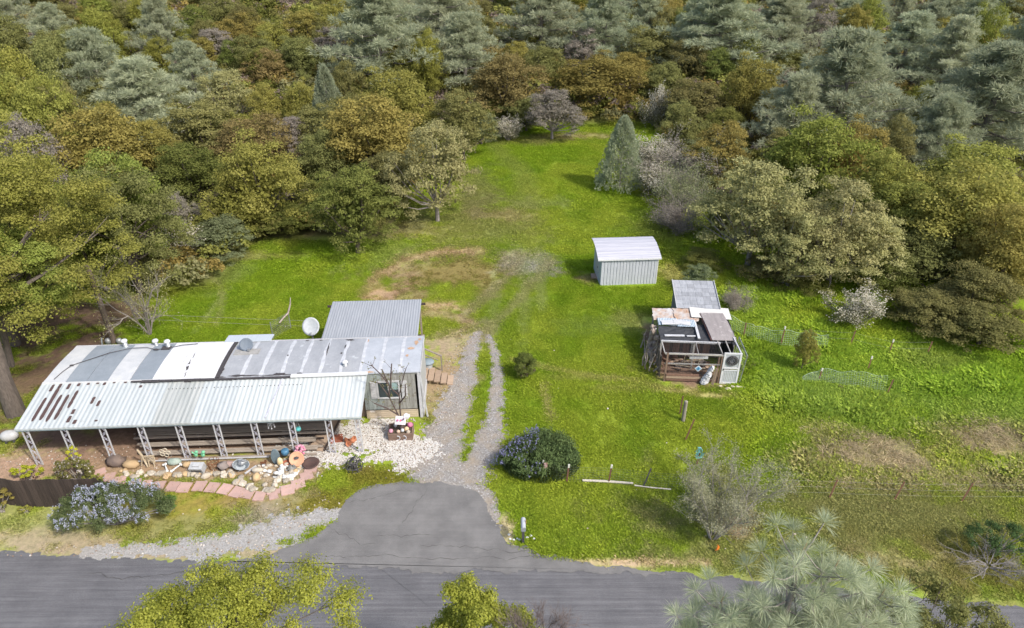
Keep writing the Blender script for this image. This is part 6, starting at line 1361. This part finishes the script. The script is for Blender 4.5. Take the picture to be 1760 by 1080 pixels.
shrub('flowering_shrub', place(203, 900), 5.0, 2.3, 1.9, 420, .075, leafmat('leaf_lilac_bush', (.08, .12, .05), (.2, .25, .11)), 'wide blue flowering bush in front of the dark board fence', 3, flowers=(blue, 2300, .05, lambda P: (P[:, 0] < 1.7 + .4 * np.sin(P[:, 2] * 9)) & (fbm(P[:, 0] * 1.9, P[:, 1] * 1.9 + P[:, 2], 4, 3) > .47)), stems=24, k=60)
rose = leafmat('leaf_rosemary', (.045, .075, .03), (.13, .19, .07), trans=.15)
t = shrub('lavender_bush', place(930, 798), 3.9, 2.8, 1.35, 260, .09, rose, 'large dark green spiky bush with violet flowers beside the driveway', 4, flowers=(leafmat('flower_violet', (.14, .14, .27), (.3, .3, .45), trans=.2, hue=.003), 900, .06, lambda P: (P[:, 0] < -.1) & (fbm(P[:, 0] * 2, P[:, 1] * 2 + P[:, 2], 6, 2) > .42)), stems=10, k=60)
rg = np.random.default_rng(5); m = 9500; g = rg.uniform(0, 6.28, m); q = np.sqrt(rg.uniform(0, 1, m)); x = 1.95 * q * np.cos(g); y = 1.4 * q * np.sin(g); zt = 1.35 * np.sqrt(np.clip(1 - q ** 2.6, 0.02, 1)) * (1 + .1 * np.sin(x * 5) * np.cos(y * 6)) * rg.uniform(.85, 1.12, m)
d = unit(np.stack([x * .35, y * .35, np.full(m, 1.0)], 1) + rg.normal(0, .16, (m, 3))); P = np.stack([x, y, zt], 1); L = .34; tt = unit(np.cross(d, rg.normal(0, 1, (m, 3)))) * .02
V = np.stack([P - d * L - tt, P - d * L + tt, P + tt * .3, P - tt * .3], 1).reshape(-1, 3); link('spikes', quads_mesh('spikes', V, rg.uniform(0, 1, m), rose), None, t)
shrub('bush', place(902, 648), 1.35, 1.2, 1.6, 520, .075, 'dark', 'small upright dark bush beside the driveway', 6, upright=True, rl=.35, rh=.5, k=26, stems=8, flowers=(leafmat('low_brown_fleck', (.12, .07, .07), (.2, .13, .12)), 150, .06, lambda P: P[:, 2] < .6))  # dark brown flecks on the lower part of the bush only
shrub('bush', place(135, 826), 2.3, .9, 1.2, 260, .08, 'olive', 'leafy green bush with white flecks behind the board fence', 7, k=30, flowers=(leafmat('fleck_white', (.5, .45, .4), (.75, .7, .65)), 60, .05, lambda P: P[:, 2] > .2))
shrub('bush', place(52, 824), 1.5, .7, .85, 220, .07, leafmat('leaf_yellow', (.36, .36, .03), (.6, .55, .08)), 'yellow leaved bush behind the left part of the board fence', 8, k=18)
shrub('bush', place(136, 808), .7, .5, 1.5, 200, .07, leafmat('leaf_yellow', (.36, .36, .03), (.6, .55, .08)), 'narrow yellow bush at the foot of the second post', 9, k=14)
shrub('bush', place(160, 832), 1.0, .6, .6, 160, .07, 'yellow', 'low green and yellow bush at the right end of the board fence', 10, k=12)
shrub('bush', place(150, 820), .8, .6, 1.1, 160, .08, 'dark', 'upright dark green bush between the two yellow bushes', 12, k=12)
shrub('bush', place(5, 880), 1.4, .9, 1.3, 220, .07, 'gold', 'golden bush in front of the fence at the left edge', 13, k=18)
shrub('bush', place(45, 880), .8, .4, .3, 120, .07, 'lime', 'low bright green weeds at the foot of the fence', 14, k=10)
shrub('bush', place(290, 880), .9, .9, .8, 200, .08, leafmat('leaf_fresh', (.07, .16, .03), (.15, .27, .06)), 'green leafy bush at the right end of the blue flowering bush', 15, k=14)
# grey leaning bush by the road, right
rg = np.random.default_rng(31)
gb = empty('grey_bush', place(1225, 925), 0, 'tall grey-green airy bush with pale stems leaning by the wire fence', 'shrub')
mb = MB(); E = []
def gg(p, d, l, r, g):
    pts = [p]; dd = d
    for _ in range(4): dd = (dd + Vector((rg.normal(0, .12), rg.normal(0, .12), rg.normal(.03, .08)))).normalized(); pts.append(pts[-1] + dd * l / 4)
    mb.tube(pts, [r, r * .85, r * .7, r * .55, r * .4], 5, False)
    if g >= 1: E.extend(pts[2:])
    if g < 3:
        for q in range([5, 4, 3][g]): gg(pts[1 + q % 4], (dd + Vector((rg.normal(0, .5), rg.normal(0, .5), rg.normal(.1, .25)))).normalized(), l * rg.uniform(.45, .65), r * .5, g + 1)
for k in range(11):
    a = 6.28 * k / 11; gg(Vector((.15 * math.cos(a), .12 * math.sin(a), 0)), Vector((.28 + .75 * math.cos(a), .35 + .5 * math.sin(a), 1)).normalized(), 2.2 * rg.uniform(.8, 1.15), .035, 0)
mb.build('stems', M('stem_pale', (.36, .33, .3), (.2, .18, .16), .9, 5), gb)
E = np.array([tuple(e) for e in E]); E = E[E[:, 2] > .9]; P = np.repeat(E, 8, 0) + rg.normal(0, .1, (len(E) * 8, 3)); link('foliage', quads_mesh('foliage', leaves(P, rg.normal(0, 1, P.shape), .075, .4, rg), rg.uniform(0, 1, len(P)), leafmat('leaf_silver', (.22, .225, .13), (.40, .40, .26))), None, gb)
shrub('bush', place(1712, 950), 3.2, 1.6, 1.5, 220, .07, leafmat('leaf_deep_green', (.06, .095, .035), (.14, .19, .07)), 'dark green bush with grey bare branches near the right edge', 22, k=30)
mb, ends = twigs(np.random.default_rng(8), 14, .95, 1, 1.3, .022, 3, 0, 4, .25); t = empty('dead_shrub', (place(1700, 962)[0] - .2, place(1700, 962)[1] - .3, 0), 0, 'pale grey dead branches spreading from under the dark bush', 'branches'); mb.build('twigs', M('grey_twig', (.36, .33, .31), (.2, .18, .17), .9, 5), t)
# young tree in the planter
mb = MB(); L_ = []
rg = np.random.default_rng(12)
mb.tube([(0, 0, .3), (-.02, .05, 1.0)], [.11, .07], 8)
for pts_ in [[(0, .05, .9), (.0, .1, 1.7), (.02, .15, 2.5), (.3, .2, 3.5), (.5, .2, 4.1)], [(.02, .15, 2.4), (-.35, .1, 2.9), (-.75, .1, 3.7), (-1.2, .1, 4.3)], [(-.35, .1, 2.9), (-.3, .1, 3.6), (-.2, .2, 4.3)], [(0, .05, .9), (-.2, 0, 1.6), (-.5, .1, 2.4), (-.9, .1, 3.2), (-1.3, 0, 3.4)], [(-.1, 0, 1.3), (-.6, -.1, 1.8), (-1.2, -.2, 2.2)], [(.02, .1, 2.0), (.35, 0, 2.5), (.4, 0, 3.2)], [(-.5, .1, 2.4), (-.4, .1, 3.0), (-.75, .3, 3.9)]]:
    mb.tube(pts_, [.045 - .007 * i for i in range(len(pts_))], 5); pv = [Vector(p) for p in pts_]
    for a, b in zip(pv[1:-1], pv[2:]):
        for _ in range(4): q = a.lerp(b, rg.random()); e = q + Vector((rg.normal(0, .22), rg.normal(0, .15), rg.uniform(.05, .35))); mb.tube([q, e], [.012, .006], 4, False); L_.append(e)
t = empty('young_tree', (place(690, 748)[0] + .05, place(690, 748)[1], 0), 0, 'nearly bare young tree growing from the planter box', 'tree')
mb.build('trunk', M('dark_bark', (.07, .05, .045), (.12, .09, .08), .9, 6), t)
P = np.repeat(np.array([tuple(e) for e in L_]), 9, 0) + rg.normal(0, .05, (len(L_) * 9, 3)); link('leaves', quads_mesh('leaves', leaves(P, rg.normal(0, 1, P.shape), .07, .6, rg), rg.uniform(0, 1, len(P)), LM['olive']), None, t)

# ================================================================ GRASS AND UNDERSTORY (scattered clumps)
def scatter(name, P, S, Cc, proto_me, label, mat):
    me = bpy.data.meshes.new(name + '_points'); me.vertices.add(len(P)); me.vertices.foreach_set('co', P.astype(np.float32).ravel())
    a = me.attributes.new('scl', 'FLOAT_VECTOR', 'POINT'); a.data.foreach_set('vector', S.astype(np.float32).ravel())
    a = me.attributes.new('rot', 'FLOAT_VECTOR', 'POINT'); Rv = np.zeros((len(P), 3), np.float32); Rv[:, 2] = NR.uniform(0, 6.28, len(P)); Rv[:, 0] = NR.normal(0, .12, len(P)); a.data.foreach_set('vector', Rv.ravel())
    colattr(me, 'gcol', Cc)
    o = link(name, me); tag(o, label, kind='stuff')
    po = bpy.data.objects.new(name + '_clump', proto_me); proto_me.materials.clear(); proto_me.materials.append(mat)
    ng = bpy.data.node_groups.new(name + '_scatter', 'GeometryNodeTree'); ng.interface.new_socket('Geometry', in_out='INPUT', socket_type='NodeSocketGeometry'); ng.interface.new_socket('Geometry', in_out='OUTPUT', socket_type='NodeSocketGeometry')
    gi = ng.nodes.new('NodeGroupInput'); go = ng.nodes.new('NodeGroupOutput'); mp = ng.nodes.new('GeometryNodeMeshToPoints'); ip = ng.nodes.new('GeometryNodeInstanceOnPoints'); oi = ng.nodes.new('GeometryNodeObjectInfo'); oi.inputs['Object'].default_value = po
    for nm_, s_ in (('rot', 'Rotation'), ('scl', 'Scale')):
        na = ng.nodes.new('GeometryNodeInputNamedAttribute'); na.data_type = 'FLOAT_VECTOR'; na.inputs['Name'].default_value = nm_; ng.links.new(na.outputs[0], ip.inputs[s_])
    ng.links.new(gi.outputs[0], mp.inputs[0]); ng.links.new(mp.outputs[0], ip.inputs['Points']); ng.links.new(oi.outputs['Geometry'], ip.inputs['Instance']); ng.links.new(ip.outputs[0], go.inputs[0])
    md = o.modifiers.new('scatter', 'NODES'); md.node_group = ng; return o
rg = np.random.default_rng(3)
def tuft(n, L, wd, sp, lean):
    g = rg.uniform(0, 6.28, n); b = np.stack([rg.normal(0, sp, n), rg.normal(0, sp, n), np.zeros(n)], 1); d = unit(np.stack([np.cos(g) * lean, np.sin(g) * lean, np.ones(n)], 1) * rg.uniform(.7, 1.2, (n, 1)) + rg.normal(0, .15, (n, 3)))
    l = L * rg.uniform(.5, 1.15, (n, 1)); t = unit(np.cross(d, rg.normal(0, 1, (n, 3)))) * wd / 2; mid = b + d * l * .6; e = mid + unit(d + np.array([0, 0, -.6])) * l * .4
    return quads_mesh('grass_tuft', np.stack([b - t, mid - t, e, mid + t], 1).reshape(-1, 3), rg.uniform(0, 1, n))
tm = vcolmat('grass_blades', True, trans=.45)
def region(n, x0, x1, y0, y1): return rg.uniform(x0, x1, n), rg.uniform(y0, y1, n)
def inapron(X, Y):
    px = [at(*p) for p in apr[:18]]; inside = np.zeros(X.shape, bool); j = len(px) - 1
    for i in range(len(px)):
        xi, yi = px[i]; xj, yj = px[j]; c = ((yi > Y) != (yj > Y)) & (X < (xj - xi) * (Y - yi) / (yj - yi + 1e-9) + xi); inside ^= c; j = i
    return inside
def ongrass(X, Y):
    C, bare, ff = gcolor(X, Y)
    ok = rg.uniform(0, 1, X.shape) > bare * 1.25
    ok &= ~((fgrav(X, Y) > .0) & (X > -7) & (X < 1.5) & (Y < 40)); ok &= ~((fwhite(X, Y) > -.1) & (Y < 29.5) & (X < -2.5) & (X > -12)); ok &= ~((fpale(X, Y) > .1) & (Y < 23) & (X < -6))
    road = np.interp(X, [-60, -21.5, -11.6, 2.9, 8, 13, 18.7, 60], [19.9, 19.85, 19.5, 19.15, 18.75, 18.15, 17.5, 15.0]); ok &= Y > road + .1
    px = [at(*p) for p in apr[:18]]; inside = np.zeros(X.shape, bool); j = len(px) - 1
    for i in range(len(px)):
        xi, yi = px[i]; xj, yj = px[j]; c = ((yi > Y) != (yj > Y)) & (X < (xj - xi) * (Y - yi) / (yj - yi + 1e-9) + xi); inside ^= c; j = i
    ok &= ~inside
    # keep the buildings clear
    lx = (X + 4.72) * math.cos(HR) + (Y - 28.8) * math.sin(HR); ly = -(X + 4.72) * math.sin(HR) + (Y - 28.8) * math.cos(HR)
    ok &= ~((lx > -19) & (lx < .1) & (ly > -3.6) & (ly < 3.5)); ok &= ~((lx > -5.9) & (lx < 1.8) & (ly > 3) & (ly < 7.8)); ok &= ~((X > 6.2) & (X < 10.6) & (Y > 43.7) & (Y < 46.8)); ok &= ~((X > 8.6) & (X < 13.1) & (Y > 31.6) & (Y < 39.5))
    return ok, C, ff
X, Y = region(150000, -32, 34, 17.4, 46); X2, Y2 = region(70000, -24, 30, 46, 88); X3, Y3 = region(70000, 9, 34, 21, 42); X = np.concatenate([X, X2, X3]); Y = np.concatenate([Y, Y2, Y3])
ok, C, ff = ongrass(X, Y); ok &= (np.abs(X) < .78 * (Y * .866 + 11.5)); ok &= ff < .5; X, Y, C = X[ok], Y[ok], C[ok]
n3 = fbm(X * .8, Y * .8, 61)
tall = sstep(11, 15, X) * sstep(22.5, 25, Y)            # unmown pasture on the right
sz = (.55 + .9 * n3) * (1 + tall * (.5 + 1.1 * sstep(.45, .7, fbm(X * .5, Y * .5, 62)))) * np.where(Y > 46, 1.5, 1.0)
S = np.stack([sz * 1.2, sz * 1.2, sz * (.75 + .4 * tall)], 1); P = np.stack([X, Y, hgt(X, Y)], 1)
Cj = np.clip(C * rg.uniform(1.15, 1.5, (len(C), 1)) * (1 + .22 * tall[:, None]), 0, 1)
scatter('lawn_grass', P, S, Cj, tuft(16, .14, .03, .09, .5), 'short green lawn grass growing taller in the pasture', tm)
# dry straw clumps in the pasture
X, Y = region(9000, 9, 34, 22, 40); mk = np.zeros(X.shape)
for (u, v, a, b, s) in [(1500, 780, 3.2, 1.8, 1), (1700, 750, 2.5, 1.5, 1), (1430, 745, 1.4, 1, .8), (1650, 825, 4.5, .8, .7), (1480, 690, 1.5, 1.2, .5), (1480, 830, 4, .5, .7)]:
    x_, y_ = at(u, v); mk = np.maximum(mk, s * sstep(1.2, .5, np.hypot((X - x_) / a, (Y - y_) / b) + (fbm(X * 1.2, Y * 1.2, 71) - .5)))
ok = rg.uniform(0, 1, len(X)) < mk * .95; X, Y = X[ok], Y[ok]; n = len(X); S = np.repeat(rg.uniform(.6, 1.5, (n, 1)), 3, 1) * np.array([1.2, 1.2, .9]); C = np.array((.42, .36, .22)) * rg.uniform(.7, 1.3, (n, 1))
scatter('dry_grass', np.stack([X, Y, hgt(X, Y)], 1), S, C, tuft(26, .3, .018, .08, 1.1), 'bleached straw lying over the pasture', tm)
# understory: leafy brush closing the floor of the wood
cb_C, cb_R = crown_points(rg, 2, 1.3, 0, 10, .3, .5); V, T = clump_leaves(cb_C, cb_R, 42, .2, .7, rg)
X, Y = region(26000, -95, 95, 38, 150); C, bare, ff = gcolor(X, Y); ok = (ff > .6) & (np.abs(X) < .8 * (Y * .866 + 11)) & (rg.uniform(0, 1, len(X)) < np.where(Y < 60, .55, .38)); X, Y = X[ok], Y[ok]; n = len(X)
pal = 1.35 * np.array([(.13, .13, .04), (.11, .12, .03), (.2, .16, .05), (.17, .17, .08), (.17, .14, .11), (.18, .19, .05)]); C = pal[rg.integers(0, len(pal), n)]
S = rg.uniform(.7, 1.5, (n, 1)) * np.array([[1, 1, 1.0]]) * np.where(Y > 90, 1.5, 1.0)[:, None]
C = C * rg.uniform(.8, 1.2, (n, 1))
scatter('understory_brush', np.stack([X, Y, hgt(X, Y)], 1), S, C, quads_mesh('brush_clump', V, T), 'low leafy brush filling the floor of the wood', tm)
# loose stones, one by one in the beds, as scattered chippings elsewhere
st_me = MB().ball((0, 0, .01), (.05, .04, .03), 6, 4, .2).mesh('pebble'); a_ = st_me.attributes.new('tint', 'FLOAT', 'POINT'); a_.data.foreach_set('value', [.45] * len(st_me.vertices))
sm_ = vcolmat('pebble_stone', True, trans=0.0)
def pebbles(name, f, n, box, smin, smax, cols, label):
    X, Y = region(n, *box); F_ = f(X, Y) * np.where(inapron(X, Y), .03, 1); ok = rg.uniform(0, 1, n) < np.clip(F_, 0, 1); X, Y = X[ok], Y[ok]; n = len(X); c = np.array(cols)[rg.integers(0, len(cols), n)] * rg.uniform(.8, 1.1, (n, 1))
    S = rg.uniform(smin, smax, (n, 1)) * rg.uniform(.7, 1.4, (n, 3)); scatter(name, np.stack([X, Y, hgt(X, Y) + .015], 1), S, c, st_me.copy(), label, sm_)
pebbles('white_pebbles', lambda X, Y: fwhite(X, Y) * 1.5 + .35, 17000, (-12, -2.6, 23, 28.7), .28, .85, [(.56, .55, .52), (.48, .45, .4), (.6, .59, .57), (.26, .21, .16), (.2, .17, .14), (.54, .53, .52)], 'loose white pebbles beside the house')
pebbles('grey_pebbles', lambda X, Y: fgrav(X, Y) * .6 + .05, 16000, (-7, 1.5, 21, 39.5), .2, .6, [(.42, .415, .42), (.3, .295, .29), (.5, .5, .5), (.22, .2, .19)], 'loose grey chippings on the driveway')
pebbles('tan_pebbles', lambda X, Y: fchips(X, Y) * .8, 20000, (-31, 0, 19.6, 40), .3, .9, [(.42, .37, .31), (.34, .28, .22), (.5, .47, .43), (.25, .19, .15)], 'loose tan chippings on the bare ground')
pebbles('lawn_pebbles', lambda X, Y: .02 + .06 * ((X > 9) & (Y < 24)) + .25 * (fpale(X, Y) > -.3) * (Y < 23) * (X < -5), 6000, (-25, 22, 19.8, 40), .5, 1.2, [(.5, .46, .4), (.4, .34, .27)], 'small stones and litter on the turf')
